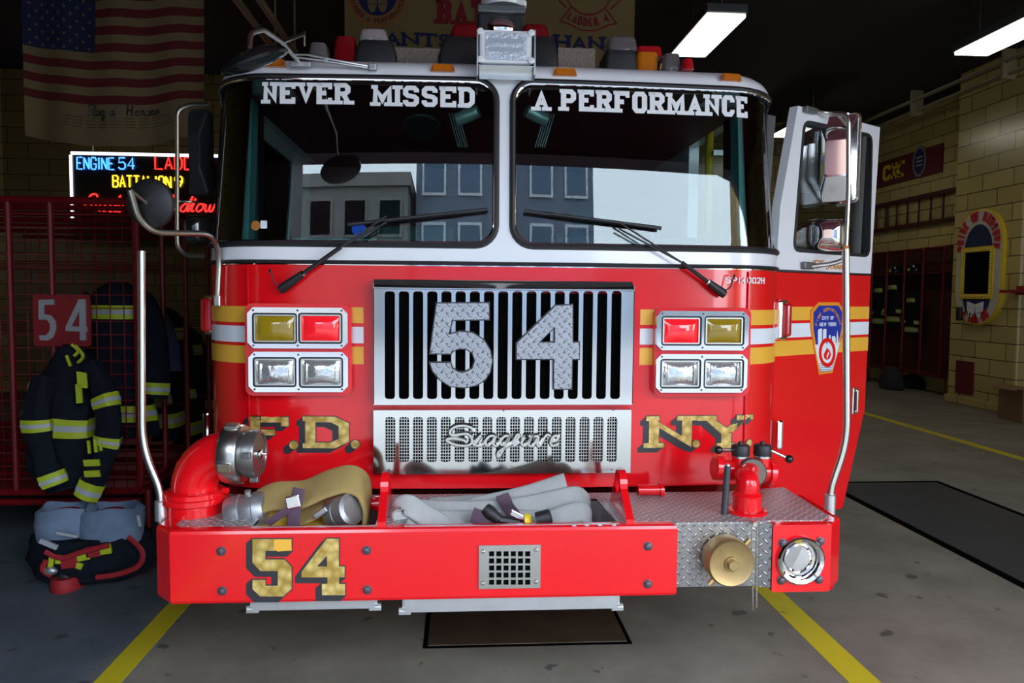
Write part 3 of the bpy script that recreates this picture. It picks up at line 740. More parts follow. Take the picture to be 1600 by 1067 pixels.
# tread plate numerals
F5 = [(385, 170), (640, 168), (640, 248), (460, 250), (440, 325), (500, 308), (560, 315), (615, 350), (645, 400), (655, 450), (645, 505), (620, 545), (580, 570), (520, 582), (450, 575), (395, 540), (365, 500), (352, 462), (450, 462), (460, 490), (490, 508), (525, 508), (560, 490), (573, 450), (560, 412), (530, 392), (495, 390), (465, 400), (452, 416), (352, 415)]
F4 = [(968, 182), (1050, 178), (1050, 362), (1083, 362), (1083, 442), (1048, 442), (1045, 588), (960, 588), (960, 442), (778, 442), (778, 365)]
F4h = [(965, 282), (965, 362), (884, 362)]
ny = -.085
cv = lambda P: [PL(X1(u), Y1(v), ny) for u, v in P]
for P, hs in ((F5, []), (F4, [F4h])):
    m = MB().m(SHADOW).sheet(planey(ny), inflate(cv(P), .005), [inflate(cv(h), -.005) for h in hs], -.026, -.008)
    m.m(DP_NUM).sheet(planey(ny), cv(P), [cv(h) for h in hs], -.008, 0.)
    m.build('grille_numeral', None, T, label='tread-plate numeral %s on the grille' % ('5' if P is F5 else '4'))

# ---- light clusters
def bezel(y, u0, u1, v0, v1, lens, cut=9, clear=False):
    a = PL(u0, v1, y); b = PL(u1, v0, y); k = cut*3.07/FPX
    out = [(a[0]+k, a[1]), (b[0]-k, a[1]), (b[0], a[1]+k), (b[0], b[1]-k), (b[0]-k, b[1]), (a[0]+k, b[1]), (a[0], b[1]-k), (a[0], a[1]+k)]
    holes = []
    for (lu0, lu1, lv0, lv1, lm) in lens:
        p = PL(lu0, lv1, y); q = PL(lu1, lv0, y); holes.append((rrect(p[0], q[0], p[1], q[1], .012, 3), p, q, lm))
    m = MB().m(CHROME).sheet(planey(y), out, [h[0] for h in holes], -.055, 0.)
    m.m(GREYB)
    for fx in (.06, .5, .94):
        for fz in (.07, .93): m.lathe([(.0045, 0), (.003, .003), (0, .003)], (a[0]+(b[0]-a[0])*fx, y, a[1]+(b[1]-a[1])*fz), (0, -1, 0), 8)
    o = m.build('light_housing', None, T, label='chrome housing of the %s' % ('clear headlamps' if clear else 'amber and red warning lamps'))
    for h, p, q, lm in holes:
        g = MB().m(BLACK).sheet(planey(y), inflate(h, -.001), [inflate(h, -.007)], -.045, -.006)
        g.m(STEELD).sheet(planey(y), inflate(h, -.007), [inflate(h, -.012)], -.045, -.003); g.build('lens_gasket', None, o)
        x0, x1, z0, z1 = p[0]+.012, q[0]-.012, p[1]+.012, q[1]-.012; l = MB().m(lm); R = []
        nx_, nz_ = 10, 7
        for i in range(nx_+1):
            R.append([V((x0+(x1-x0)*i/nx_, y+.012-.02*(sin(pi*i/nx_)*sin(pi*j/nz_))**.5, z0+(z1-z0)*j/nz_)) for j in range(nz_+1)])
        l.loft(R, False, False)
        if clear:
            l.m(STEEL)
            for f in (.12, .88): l.bb(x0+(x1-x0)*f-.001, x0+(x1-x0)*f+.001, y-.006, y+.008, z0+.012, z1-.012)
        l.build('lens', None, o, label='%s lamp lens' % {AMBERD: 'dark amber', REDLENS: 'bright red', CLEAR: 'clear'}[lm])
for (u0, u1, v0, v1, L, cl) in (
  (386.5, 543, 481, 544, [(394, 464, 489, 537, AMBERD), (466, 535, 489, 537, REDLENS)], False),
  (388.5, 543.5, 550, 612.5, [(395, 463, 558, 605, CLEAR), (467, 536, 558, 606, CLEAR)], True),
  (1025.5, 1171, 486.5, 547, [(1033, 1097, 494, 540, REDLENS), (1100, 1164, 494, 540, AMBERD)], False),
  (1024.5, 1168.5, 553.5, 613.5, [(1031, 1096, 561, 607, CLEAR), (1099, 1163, 561, 607, CLEAR)], True)):
    bezel(-.05, u0, u1, v0, v1, L, 9, cl)
for u0, u1, v0, v1 in ((384, 549, 475, 618), (1021, 1174, 481, 619)):
    a = PL(u0, v1, -.022); b = PL(u1, v0, -.022); MB().m(RED).sheet(planey(-.022), rrect(a[0], b[0], a[1], b[1], .03, 5), (), -.045, 0).build('light_pod', None, T)

# ---- F.D.N.Y. gold letters
def gold(polys, fn, sh=(-.026, -.020), d=.0025, parent=None, name='gold_lettering', extra=None):
    m = MB().m(SHADOW); m.text(sweep_shadow(polys, sh[0], sh[1], 7), fn, -.001, d*.5)
    big = []
    for p in polys: big.append(inflate(p, .0035))
    m.text(big, fn, -.001, d*.7); m.m(GOLD).text(polys, fn, -.001, d)
    if extra: extra(m)
    return m.build(name, None, parent or T)
X8 = lambda u: 320+u/2.963; Y8 = lambda v: 420+v/2.963
def sbox(u0, v0, u1, v1): s0, z1 = SZ(u0, v0); s1, z0 = SZ(u1, v1); return s0, s1, z0, z1
def LET(c, u0, v0, u1, v1): a = sbox(u0, v0, u1, v1); return text_polys(c, a[0], a[1], a[2], a[3], .32, .18, True)
def DOT(u, v, r): s, z = SZ(u, v); return [circ(s, z, r, 18)]
gold(LET('F', X8(212), Y8(683), X8(390), Y8(830)), CS); gold(LET('D', X8(465), Y8(683), X8(668), Y8(830)), CS)
gold(DOT(X8(412), Y8(815), .018), CS); gold(DOT(X8(697), Y8(812), .018), CS)
NX = lambda u: 1000+u/8; NY = lambda v: 630+v/8
gold(LET('N', NX(115), NY(162), NX(640), NY(548)), CS); gold(LET('Y', NX(815), NY(158), NX(1320), NY(545)), CS)
gold(DOT(NX(700), NY(506), .016), CS); gold(DOT(NX(1362), NY(498), .016), CS)
s0, s1, z0, z1 = sbox(1134, 432.5, 1194, 443.5)
MB().m(LETW).text(text_polys('SP14002H', s0, s1, z0, z1, .2, .18, False, .18), CS, 0, .002).build('serial_lettering', None, T)

# ---- clearance lights on the roof edge
for u, v in ((428, 97), (692, 105), (787, 107.5), (882, 111.5), (1141, 119.5)):
    s, z = SZ(u, v+3); fr = lambda a, b, d, s=s, z=z: CS(s+a, min(z, ZROOF)+b, d) + V((0, 0, max(0, z-ZROOF)))
    w = MB().m(AMBER); P = [(-.05, -.014), (.05, -.014), (.044, .012), (.034, .017), (-.034, .017), (-.044, .012)]
    w.prism(P, fr, -.06, .012); w.prism([(p[0]*.8, p[1]*.75) for p in P], fr, .01, .02)
    w.m(GREYB)
    for a in (-.04, .04): w.prism(circ(a, -.004, .005, 8), fr, .01, .016)
    w.build('clearance_lamp', None, T)
# ---- corner marker lamps and hinges
mat('marker_red', (.40, .005, .01), .15, 0, .2, 40, coat=.6)
def marker(u0, u1, v0, v1, lens, nm, y0=.3):
    p = aty((u0+u1)/2, (v0+v1)/2, y0); sg = 1 if p.x > 0 else -1
    h = (v1-v0)*3.5/FPX/2; w = .034; m = MB().m(CHROME); X = p.x
    R = Matrix.Rotation(rad(35*sg), 3, 'Z')
    m.box((X, y0, p.z), (.075, .05, 2*h), R, .014)
    o = m.build(nm, None, T)
    if lens: MB().m(MATS['marker_red']).box((X+sg*.020, y0-.004, p.z), (.042, .06, 2*h*.84), R, .014).build('lens', None, o)
marker(1208, 1229, 468, 531, True, 'marker_lamp', .26); marker(325, 341, 462, 522, True, 'marker_lamp', .26)
for u, v, y in ((1217.5, 679, .31), (322.5, 668, .31)):
    p = aty(u, v, y); MB().m(CHROME).box(p, (.03, .03, .14), None, .01).build('hinge_cover', None, T)

# ---- wipers
def wiper(piv, elbow, mid, b0, b1, flip):
    P = lambda q, d: CS(*SZ(*q), d)
    m = MB().m(BLACK); a = P(piv, .03); e = P(elbow, .045); c = P(mid, .04)
    m.tube([a+(a-e).normalized()*.02, a, a+(e-a)*.35], [.017, .02, .014], 10); m.tube([a+(e-a)*.3, e], .009, 8)
    off = V((0, -.004, .012)); m.tube([e, c+off], .004, 6); m.tube([e, c-off], .004, 6)
    m.m(CHROME).tube([a+(e-a)*.33, a+(e-a)*.36], .015, 10)
    o = m.build('wiper', None, T)
    q0 = P(b0, .028); q1 = P(b1, .028); n = MB().m(BLACK); k = 10
    pts = [P((b0[0]+(b1[0]-b0[0])*i/k, b0[1]+(b1[1]-b0[1])*i/k), .016) for i in range(k+1)]
    n.tube(pts, .008, 6); n.tube([p+V((0, -.014, 0)) for p in pts[2:-2]], .006, 6); n.build('wiper_blade', None, o)
    w = MB().m(BLACK); g = a+V((-.03*flip, 0, .03)); w.tube(crom([a, a+V((-.035*flip, -.01, .02)), a+V((-.05*flip, -.01, .07)), a+V((-.06*flip, .01, .06))], 5), .003, 6); w.build('washer_tube', None, o)
wiper((447, 449), (536, 387), (606, 344), (545, 351.5), (762, 328), 1)
wiper((1122, 456), (1060, 411), (964, 354), (819, 330.5), (1031, 357), -1)

# ---- open cab door
DA = V((.845, .535, 0)).normalized(); DO = V((1.39, .4, 0)); DO = DO - DA*((DO.x-1.285)/DA.x); DNm = V((DA.y, -DA.x, 0))
def DF(a, z, d=0.): return DO + DA*a + DNm*d + V((0, 0, z))
def DP(u, v, off=0.):
    d = ray(u, v); n = DNm; k = (n.dot(DO+DNm*off-CAM))/n.dot(d); p = CAM+d*k; return ((p-DO).dot(DA), p.z)
fa = DP(1375, 200); ft = DP(1247, 164); fb = DP(1368, 432); fc = DP(1351, 640); fd = DP(1320, 786)
zt_ = (fa[1]+ft[1])/2; ow = [DP(1256, 188), DP(1362.5, 211), DP(1358, 401), DP(1239, 392)]
def rpoly(P, r, n=4):
    o = []; N = len(P)
    for i in range(N):
        a, b, c = V(P[i-1]), V(P[i]), V(P[(i+1) % N]); d1 = a-b; d2 = c-b; q = min(r, d1.length*.45, d2.length*.45); p1 = b+d1.normalized()*q; p2 = b+d2.normalized()*q
        for k in range(n+1): t = k/n; w = p1*(1-t)**2+b*(2*t*(1-t))+p2*t*t; o.append((w.x, w.y))
    return o
zbelt_d = (DP(1300, 425)[1]+DP(1360, 431)[1])/2
wo = rpoly(ow, .05)
D = MB().m(RED); D.sheet(DF, [(0, .46), (fd[0]-.02, .46), (fc[0], fc[1]), (fc[0]+.012, zbelt_d), (0, zbelt_d)], (), -.045, 0)
D.m(WHITE).sheet(DF, [(0, zbelt_d), (fc[0]+.012, zbelt_d), (fa[0], zt_), (ft[0], zt_), (.02, zbelt_d+.3)], [wo], -.045, 0)
D = D.build('cab_door', None, T, label='open cab door with fire department shield and window')
m = MB().m(BLACK).sheet(DF, inflate(wo, .004), [inflate(wo, -.012)], -.05, .004); m.build('window_seal', None, D)
MB().m(DOORG).sheet(DF, inflate(wo, -.003), (), -.022, -.017).build('window_glass', None, D)
m = MB().m(GREYM); xs = [DP(1347, 215)[0], DP(1353, 215)[0]]; zz = (DP(1350, 401)[1], DP(1350, 208)[1]); m.sheet(DF, [(xs[0], zz[0]), (xs[1], zz[0]), (xs[1]+.02, zz[1]), (xs[0]+.02, zz[1])], (), -.035, -.006); m.build('vent_bar', None, D)
MB().m(GREYM).sheet(DF, [(-.09, 1.7), (-.02, 1.7), (.03, 2.40), (-.03, 2.40)], (), -.09, -.046).build('door_inner_edge', None, D)
MB().m(BLACK).tube([DF(0, zbelt_d, .002), DF(fc[0]+.01, zbelt_d, .002)], .006, 6).build('door_moulding', None, D)
for (z0, z1, mm_) in STR:
    c = .012
    MB().m(mm_).sheet(DF, [(.0, z0+c), (fc[0]+.008, z0+c), (fc[0]+.008, z1+c), (.0, z1+c)], (), -.001, .0015).build('reflective_stripe', None, D)
# handle
a, z = DP(1333, 626); m = MB().m(CHROME)
R = Matrix((DA, -DNm, V((0, 0, 1)))).transposed()
m.box(DF(a, z, .006), (.045, .012, .145), R, .005); m.m(BLACK).box(DF(a, z, .013), (.025, .004, .10), R); m.m(CHROME).box(DF(a+.006, z, .02), (.018, .012, .12), R, .004); m.build('door_handle', None, D)
# shield
def DQ(u, v): return DP(1200+u/6.278, 450+v/6.278)
sh = [DQ(*q) for q in ((490, 140), (690, 140), (740, 225), (735, 400), (628, 830), (495, 850), (412, 380), (415, 225))]
inn = [DQ(*q) for q in ((495, 172), (685, 172), (722, 240), (715, 400), (618, 812), (508, 820), (440, 400), (440, 240))]
m = MB().m(RED).prism(inflate(sh, .004), DF, 0, .0022); m.m(ORANGE).prism(sh, DF, 0, .003); m.m(BLUEP).prism(inn, DF, 0, .004)
ae = lambda P: [DQ(*q) for q in P]
m.m(WSTR); m.prism(ae([(452, 555), (700, 535), (672, 640), (618, 806), (510, 814), (478, 690)]), DF, 0, .0045)
for P in ([(482, 415), (498, 400), (522, 395), (520, 560), (484, 560)], [(532, 410), (545, 400), (565, 402), (563, 560), (530, 560)], [(590, 465), (605, 458), (607, 540), (590, 545)], [(620, 475), (640, 468), (655, 485), (655, 545), (620, 548)], [(665, 470), (672, 415), (680, 470), (682, 545), (662, 548)], [(575, 495), (592, 490), (592, 545), (575, 548)]): m.prism(ae(P), DF, 0, .0047)
m.m(REDPR)
cc = (572, 632)
m.m(REDLENS if False else RED).sheet(DF, [DQ(cc[0]+82*cos(t*pi/12), cc[1]+145*sin(t*pi/12)) for t in range(24)], [[DQ(cc[0]+56*cos(t*pi/12), cc[1]+104*sin(t*pi/12)) for t in range(24)]], 0, .0055)
m.prism(ae([(572, 585), (598, 620), (608, 650), (595, 690), (572, 705), (545, 690), (536, 655), (550, 625)]), DF, 0, .0057)
m.m(WSTR).prism(ae([(580, 620), (590, 640), (578, 665), (570, 700), (565, 665), (576, 645)]), DF, 0, .0062)
def dbox(txt, u0, v0, u1, v1, mm_, wv=.22): a = DQ(u0, v1); b = DQ(u1, v0); m.m(mm_).text(text_polys(txt, a[0], b[0], a[1], b[1], wv, None, False, .2), DF, .003, .0052)
dbox('CITY OF', 522, 275, 640, 312, WSTR); dbox('NEW YORK', 498, 335, 662, 376, WSTR)
c_ = DQ(582, 405); rr_ = DQ(690, 405)[0]-c_[0]
m.m(ORANGE).text(arc_text('FIRE DEPARTMENT', c_[0], c_[1]-.01, rr_+.012, 165, 15, .016, .22), DF, .003, .0052)
m.m(BLUEP)
for k in range(4): v = 735+k*20; m.prism(ae([(497+k*3, v+3), (640-k*8, v-3), (638-k*8, v+3), (498+k*3, v+9)]), DF, 0, .005)
m.build('door_shield', None, D, label='blue and orange fire department shield on the open door')
a0, z0 = DP(1266, 418); a1, z1 = DP(1316, 407)
m = MB().m(ORANGE)
for l in script_lines('FF Jose', a0, a1, z0, abs(z1-z0)*.8): m.tube([DF(p[0], p[1], .003) for p in l], .0025, 5)
m.build('door_script', None, D)

# ---- mirrors on their brackets
def west_mirror(c, w, h, yaw, tip=0.):
    """chrome back with a faceted bulge facing the street; c = centre"""
    R = Matrix.Rotation(yaw, 3, 'Z') @ Matrix.Rotation(tip, 3, 'X'); m = MB().m(CHROME); c = V(c)
    rings = []
    for kx, kz, y, r in ((.96, .98, .03, .02), (1, 1, .02, .022), (1, 1, -.015, .022), (.94, .97, -.024, .02), (.9, .95, -.022, .018), (.52, .42, -.062, .012), (.48, .38, -.064, .01)):
        rings.append([c + R @ V((p[0], y, p[1])) for p in rrect(-w/2*kx, w/2*kx, -h/2*kz, h/2*kz, r, 4)])
    m.loft(rings, True, True, False); return m
def cvx_mirror(c, w, h, yaw):
    R = Matrix.Rotation(yaw, 3, 'Z'); m = MB().m(CHROME); c = V(c); rings = []
    for k, y in ((.97, .02), (1, .012), (1, -.012), (.95, -.03), (.8, -.055), (.55, -.072), (.25, -.08)): rings.append([c + R @ V((p[0], y, p[1])) for p in rrect(-w/2*k, w/2*k, -h/2*k, h/2*k, .03*k, 5)])
    m.loft(rings, True, True, True); return m
def bracket(path, r=.011):
    m = MB().m(STEELD).tube(fillet(path, .06, 6), r, 10); return m
yM = .42
P3 = lambda u, v, y=yM: aty(u, v, y)
m = bracket([DF(*DP(1262, 172), .015), P3(1290, 178, .50), P3(1326, 176, .42), P3(1326, 300, .42), P3(1321, 405, .42), P3(1300, 412, .44), DF(*DP(1262, 416), .02)], .0115)
m.m(GREYM).box(DF(*DP(1262, 173), .012), (.09, .03, .03), R, .006).box(DF(*DP(1258, 415), .012), (.08, .03, .035), R, .006)
m.m(mat('amber_tape', (.6, .2, .03), .5)).tube([P3(1321.5, 384, .42), P3(1321.5, 391, .42)], .0145, 10)
BR = m.build('mirror_bracket', None, D)
c = P3(1309, 249, .54); w_ = west_mirror(c, .20, .435, rad(-34)).build('side_mirror', None, D, label='tall chrome-backed side mirror with a faceted back')
c = P3(1295, 367, .52); cvx_mirror(c, .165, .16, rad(-28)).build('convex_mirror', None, D, label='small square chrome mirror below the tall one')
for u, v in ((1310, 320), (1308, 178)): p = P3(u, v, .53); MB().m(STEELD).tube([p, P3(1325, v, .42)], .007, 8).ball(p, .012).build('mirror_clamp', None, D)
# kerb side set
B2 = bracket([P3(327, 163, .48), P3(297, 163, .5), P3(277, 172, .5), P3(277, 385, .5), P3(290, 399, .5), P3(318, 400, .46)], .0105); B2.build('mirror_bracket', None, T)
c = P3(314, 240, .55); m = west_mirror(c, .10, .40, rad(-8)); m.mats[0] = BLACK; m.build('side_mirror', None, T, label='tall dark side mirror seen edge on')  # black in place of chrome: the mirror's dark reflection painted on
c = P3(312, 360, .55); m = cvx_mirror(c, .12, .14, rad(-15)); m.mats[0] = mat('dark_reflection_steel', (.12, .12, .12), .2, .9, .1, 9); m.build('convex_mirror', None, T)  # dark reflection put into the steel colour here too
MB().m(STEELD).tube([P3(278, 314, .5), P3(312, 316, .53)], .006, 8).build('mirror_clamp', None, T)
# round kerb mirror on its bent arm
pth = [aty(345, 466, .12), aty(343, 398, .10), aty(331, 365, .02), aty(240, 363, -.2), aty(216, 342, -.25), aty(203, 296, -.3)]
pth[0] = CS(SZ(345, 466)[0], pth[0].z, .015)
m = MB().m(STEELD).tube(fillet(pth, .07, 6), .0115, 10); m.box(pth[0]+V((0, .005, -.01)), (.03, .03, .05), None, .006); ARM = m.build('mirror_arm', None, T)
c = aty(236, 318, -.2); ax = V((.15, 1, .1)); m = MB().m(BLACK).lathe([(.02, -.035), (.06, -.03), (.088, -.012), (.092, 0), (.088, .006)], c, ax, 32)
m.m(CHROME).lathe([(.086, .006), (.05, .016), (0, .02)], c, ax, 32); m.m(STEELD).tube([aty(203, 296, -.3), c-ax.normalized()*.03], .007, 8); m.build('round_mirror', None, ARM, label='round mirror head, black back')
# roof-edge mirror looking down on the nose
c = aty(398, 96, -.6); ax = V((.36, .22, -.9)).normalized()
m = MB().m(STEELD); q = lambda u, v, y: aty(u, v, y)
m.tube(fillet([q(390, 76, -.6), q(391, 52, -.57), q(411, 46, -.48), q(441, 66, -.25), q(468, 98, .06)], .03), .0085, 8)
m.tube([q(441, 66, -.25), q(475, 53, -.02)], .008, 8); m.tube([q(476, 50, -.02), q(476, 72, -.02)], .004, 6)
m.tube([q(460, 86, .02), q(480, 86, .02), q(510, 92, .02), q(577, 104, .06)], .0045, 6); m.tube([q(463, 90, .02), q(510, 96, .03), q(577, 107, .06)], .0045, 6)
m.m(ALUG).box(q(470, 101, .055), (.085, .03, .022), None, .004).box(q(582, 105, .06), (.035, .03, .03), None, .006).box(q(509, 94, .02), (.022, .014, .022), None, .003)
RA = m.build('roof_mirror_arm', None, T)
m = MB().m(BLKG).lathe([(.02, -.035), (.07, -.028), (.105, -.01), (.112, 0), (.108, .008)], c, ax, 32); m.m(mat('dark_reflection_mirror', (.02, .02, .022), .06, .4, .1, 9)).lathe([(.106, .008), (.06, .018), (0, .022)], c, ax, 32)  # mirror face coloured near black to imitate what it reflects
m.m(STEELD).tube([q(390, 76, -.6), c-ax*.03], .008, 8); m.build('round_mirror', None, RA, label='round mirror seen edge on above the roof corner')

# ---- bumper
BY, BT, BB = -.503, .739, .482
def bev_extrude(m, plan, z0, z1, r=.014):
    """plan outline extruded with softened top and bottom edges"""
    rings = []
    for ins, z in ((r, z0), (r*.3, z0+r*.3), (0, z0+r), (0, z1-r), (r*.3, z1-r*.3), (r, z1)): rings.append([V((x, y, z)) for x, y in (inflate(plan, -ins) if ins else plan)])
    m.loft(rings, True, True, False)
m = MB().m(RED); xE = PL(1058, 875, BY)[0]
bev_extrude(m, [(-1.165, BY), (xE, BY), (xE, BY+.06), (-1.14, BY+.06), (-1.17, BY+.09), (-1.17, -.10), (-1.237, -.10), (-1.237, BY+.075)], BB, BT+.003)
BF = m.build('front_bumper', None, T)
xR = PL(1207, 870, BY)[0]
hnx, hnz = PL(1250, 875, BY)
m = MB().m(RED); pe_ = [(xR, BY+.004), (1.165, BY+.004), (1.235, BY+.075), (1.235, -.10), (1.17, -.10), (1.17, BY+.16), (xR, BY+.16)]
bev_extrude(m, pe_, BB+.005, BB+.035); bev_extrude(m, pe_, BT-.03, BT-.001)
bev_extrude(m, [(1.155, BY+.004), (1.167, BY+.002), (1.235, BY+.075), (1.235, -.10), (1.215, -.10), (1.215, BY+.085)], BB+.008, BT+.004)
m.bb(xR, xR+.012, BY+.004, BY+.16, BB+.02, BT-.01); m.bb(xR, 1.22, BY+.155, BY+.165, BB+.02, BT-.01)
m.sheet(planey(BY), rrect(xR, 1.166, BB+.008, BT-.002, .008), [circ(hnx, hnz, .08, 32)], -.012, 0)
BE = m.build('bumper_end', None, T, label='red bumper end block with chrome siren horn')
# tread plate between and on top
m = MB().m(DP_FR); yP = BY+.035
m.loft([[(xE-.01, yP, BB+.02), (xE-.01, yP, BT)], [(xR-.05, yP, BB+.02), (xR-.05, yP, BT)], [(xR+.002, BY+.01, BB+.02), (xR+.002, BY+.01, BT)]], False, False, False)
m.loft([[(xE-.01, yP+.01, BB+.02), (xE-.01, yP+.01, BT)], [(xR-.05, yP+.01, BB+.02), (xR-.05, yP+.01, BT)]], False, False, False)
m.build('tread_panel', None, T, label='tread-plate bumper panel around the bronze cap')
trayL = [(-.90, -.465), (-.475, -.465), (-.475, -.17), (-.90, -.17)]; trayC = [(-.37, -.475), (.392, -.475), (.372, -.14), (-.35, -.14)]
m = MB().m(DP_TOP).sheet(lambda u, v, d: V((u, v, d)), [(-1.17, BY+.055), (xE, BY+.055), (xE, yP-.004), (xR-.05, yP-.004), (xR, BY+.045), (1.155, BY+.045), (1.205, BY+.10), (1.205, -.36), (1.215, .02), (.93, -.045), (-.9, -.045), (-1.18, .0)], [trayL, trayC], BT-.006, BT+.002)
m.build('bumper_deck', None, T, label='tread-plate deck over the bumper')
for tr, dz in ((trayL, .255), (trayC, .268)):
    m = MB().m(ALU); x0, x1 = tr[0][0], tr[1][0]; y0, y1 = tr[0][1], tr[2][1]; zb = BT-dz-.035; t_ = .006
    m.bb(x0-.01, x1+.01, y0-.005, y1+.01, zb, zb+t_); m.bb(x0-.008, x0, y0, y1, zb, BT+.002); m.bb(x1, x1+.008, y0, y1, zb, BT+.002)
    m.bb(x0, x1, y0-.008, y0, zb, BT+.004); m.bb(x0, x1, y1, y1+.008, zb, BT+.002)
    m.bb(x0-.02, x1+.02, y0-.005, y0+.012, zb-.004, zb+.012)
    for xx in (x0, x1): m.bb(xx-.022, xx+.022, y0-.006, y0+.02, zb-.014, zb+.004, .003)
    m.build('hose_tray', None, T)
# red and bare teeth on the front lip
m = MB().m(WSTR)
for u in (898, 918, 939, 961): p = atz(u, 822.5, BT+.004); m.bb(p.x-.007, p.x+.007, BY+.002, BY+.02, BT+.0025, BT+.0042)
m.build('lip_mark', None, T)
# gold 54
X3 = lambda u: 230+u/3.1375; Y3 = lambda v: 640+v/3.1375
b5 = [(517, 634), (708, 634), (708, 691), (580, 691), (580, 733), (672, 733), (708, 770), (708, 877), (668, 914), (553, 914), (517, 878), (517, 833), (580, 833), (580, 862), (641, 862), (641, 790), (556, 790), (517, 750)]
b4 = [(880, 632), (940, 632), (940, 768), (968, 768), (968, 821), (941, 821), (941, 853), (970, 853), (970, 908), (857, 908), (857, 853), (884, 853), (884, 821), (757, 821), (757, 795)]
b4h = [(882, 715), (882, 768), (832, 768)]
bv = lambda P: [PL(X3(u), Y3(v), BY) for u, v in P]
fnB = planey(BY)
for P, hs in ((b5, []), (b4, [b4h])):
    m = MB().m(SHADOW); q = inflate(bv(P), .004); k = 2.65/FPX/3.1375
    for i in range(0, 7): f = i/6; m.sheet(fnB, [(x-26*k*f, z-24*k*f) for x, z in q], [], -.001, .0008+.00005*i) if not hs or i > 3 else m.sheet(fnB, [(x-26*k*f, z-24*k*f) for x, z in q], [[(x-26*k*f*.4, z-24*k*f*.3) for x, z in inflate(bv(h), -.006)] for h in hs], -.001, .0008+.00005*i)
    m.m(GOLD).sheet(fnB, bv(P), [bv(h) for h in hs], -.001, .002)
    if not hs: m.m(YSTR).sheet(fnB, bv([(622, 636), (706, 634), (709, 688), (640, 694), (622, 680)]), [], -.001, .0028)
    m.build('gold_numeral', None, BF)
# bolts
m = None
for u, v in ((346, 861), (347.5, 923), (573, 859.5), (574, 921), (1012.5, 853), (1012, 912), (1223, 848), (1281.5, 845.5), (1220.5, 906.5), (1279, 905)):
    x, z = PL(u, v, BY); b = MB().m(GREYB).lathe([(.0165, 0), (.0165, .004), (.012, .005), (.011, .012), (.006, .014), (0, .0145)], (x, BY+.001, z), (0, -1, 0), 12)
    b.build('bolt', None, BF if u < 1100 else BE)
# square-holed speaker plate
a = PL(748, 919, BY); b = PL(844.5, 850, BY); hs = []
for i in range(6):
    for j in range(5):
        p = PL(764+i*11.25, 868+j*11.05, BY); q = PL(764+i*11.25+8, 868+j*11.05-8, BY); hs.append([(p[0], p[1]), (q[0], p[1]), (q[0], q[1]), (p[0], q[1])])
m = MB().m(STEELD).sheet(planey(BY), [(a[0], a[1]), (b[0], a[1]), (b[0], b[1]), (a[0], b[1])], hs, .002, .008)
m.m(DARK).bb(a[0]+.01, b[0]-.01, BY-.003, BY-.0015, a[1]+.01, b[1]-.01); m.m(STEEL)
for u, v in ((754.5, 860.5), (837.5, 858), (754, 910), (837, 907.5)): x, z = PL(u, v, BY); m.lathe([(.008, 0), (.006, .004), (0, .006)], (x, BY-.008, z), (0, -1, 0), 12)
m.build('vent_plate', None, BF, label='steel plate of small square holes')
# chrome siren horn
x, z = PL(1250, 875, BY)
m = MB().m(CHROME).lathe([(.076, -.012), (.086, .0), (.088, .012), (.082, .018), (.070, .012), (.062, -.01), (.052, -.05), (.035, -.10), (.02, -.14), (0, -.15)], (x, BY, z), (0, -1, 0), 36)
m.lathe([(.052, -.012), (.056, -.004), (.050, -.002), (.040, -.02), (.018, -.06), (0, -.065)], (x-.004, BY, z+.004), (.12, -1, -.06), 28)
m.build('siren_horn', None, BE)
# bronze intake cap
x, z = PL(1143, 881, BY-.05)
m = MB().m(BRONZE).lathe([(.084, -.075), (.086, -.01), (.082, .0), (.079, .003), (.076, .001), (.028, .001), (.026, .006), (0, .006)], (x, BY-.05, z), (0, -1, 0), 40)
m.lathe([(.021, .004), (.021, .022), (.018, .025), (0, .025)], (x, BY-.05, z), (0, -1, 0), 6)
for a in (48, 228): m.tube([(x+.08*cos(rad(a)), BY-.03, z+.08*sin(rad(a))), (x+.108*cos(rad(a)), BY-.03, z+.108*sin(rad(a)))], .011, 8)
m.build('intake_cap', None, T, label='round bronze cap with hexagonal nut')
m = MB().m(STEELD)
for u0, u1, vt, vb in ((1175, 1176.5, 823, 952), (1183, 1182, 819, 948)):
    p0 = aty(u0, vt, BY-.01); p1 = aty(u1, vb, BY-.01); n = 44
    for i in range(n+1): m.ball(p0+(p1-p0)*(i/n), .0036, 6)
p0 = aty(1178, 818, BY); m.lathe([(.008, -.03), (.008, .012)], p0, (0, -1, 0), 10); m.build('bead_chain', None, T)
# uprights (tow eyes) standing on the bumper
for u0, u1, v0, v1, yy in ((588.5, 604, 738, 826, -.40), (975, 992, 734, 820, -.38)):
    x0, _ = PL(u0, 790, BY+.03); x1, _ = PL(u1, 790, BY+.03); zt = PL(u0, v0, -.33)[1]; ya, yb = BY+.015, -.20
    P = [(ya, BT-.05), (yb+.02, BT-.05), (yb+.02, BT)]+[((ya+yb)/2+.02+.055*cos(rad(t)), zt-.06+.06*sin(rad(t))) for t in range(10, 181, 17)]+[(ya, BT+.02)]
    xc = (x0+x1)/2; m = MB().m(RED).sheet(lambda u, v, d, xc=xc: V((xc+d, u, v)), P, [circ((ya+yb)/2+.02, zt-.065, .03, 16)], -.014, .014); m.build('tow_eye', None, T)
for u, v, w in ((575, 795, .05), (1015, 772, .09)):
    p = atz(u, v+5, BT); m = MB().m(RED); m.tube([p+V((-w/2, .02, .025)), p+V((w/2, .02, .025))], .022, 12); m.tube([p+V((w/2, .02, .025)), p+V((w/2+.015, .02, .025))], .03, 12); m.build('tow_pin', None, T)

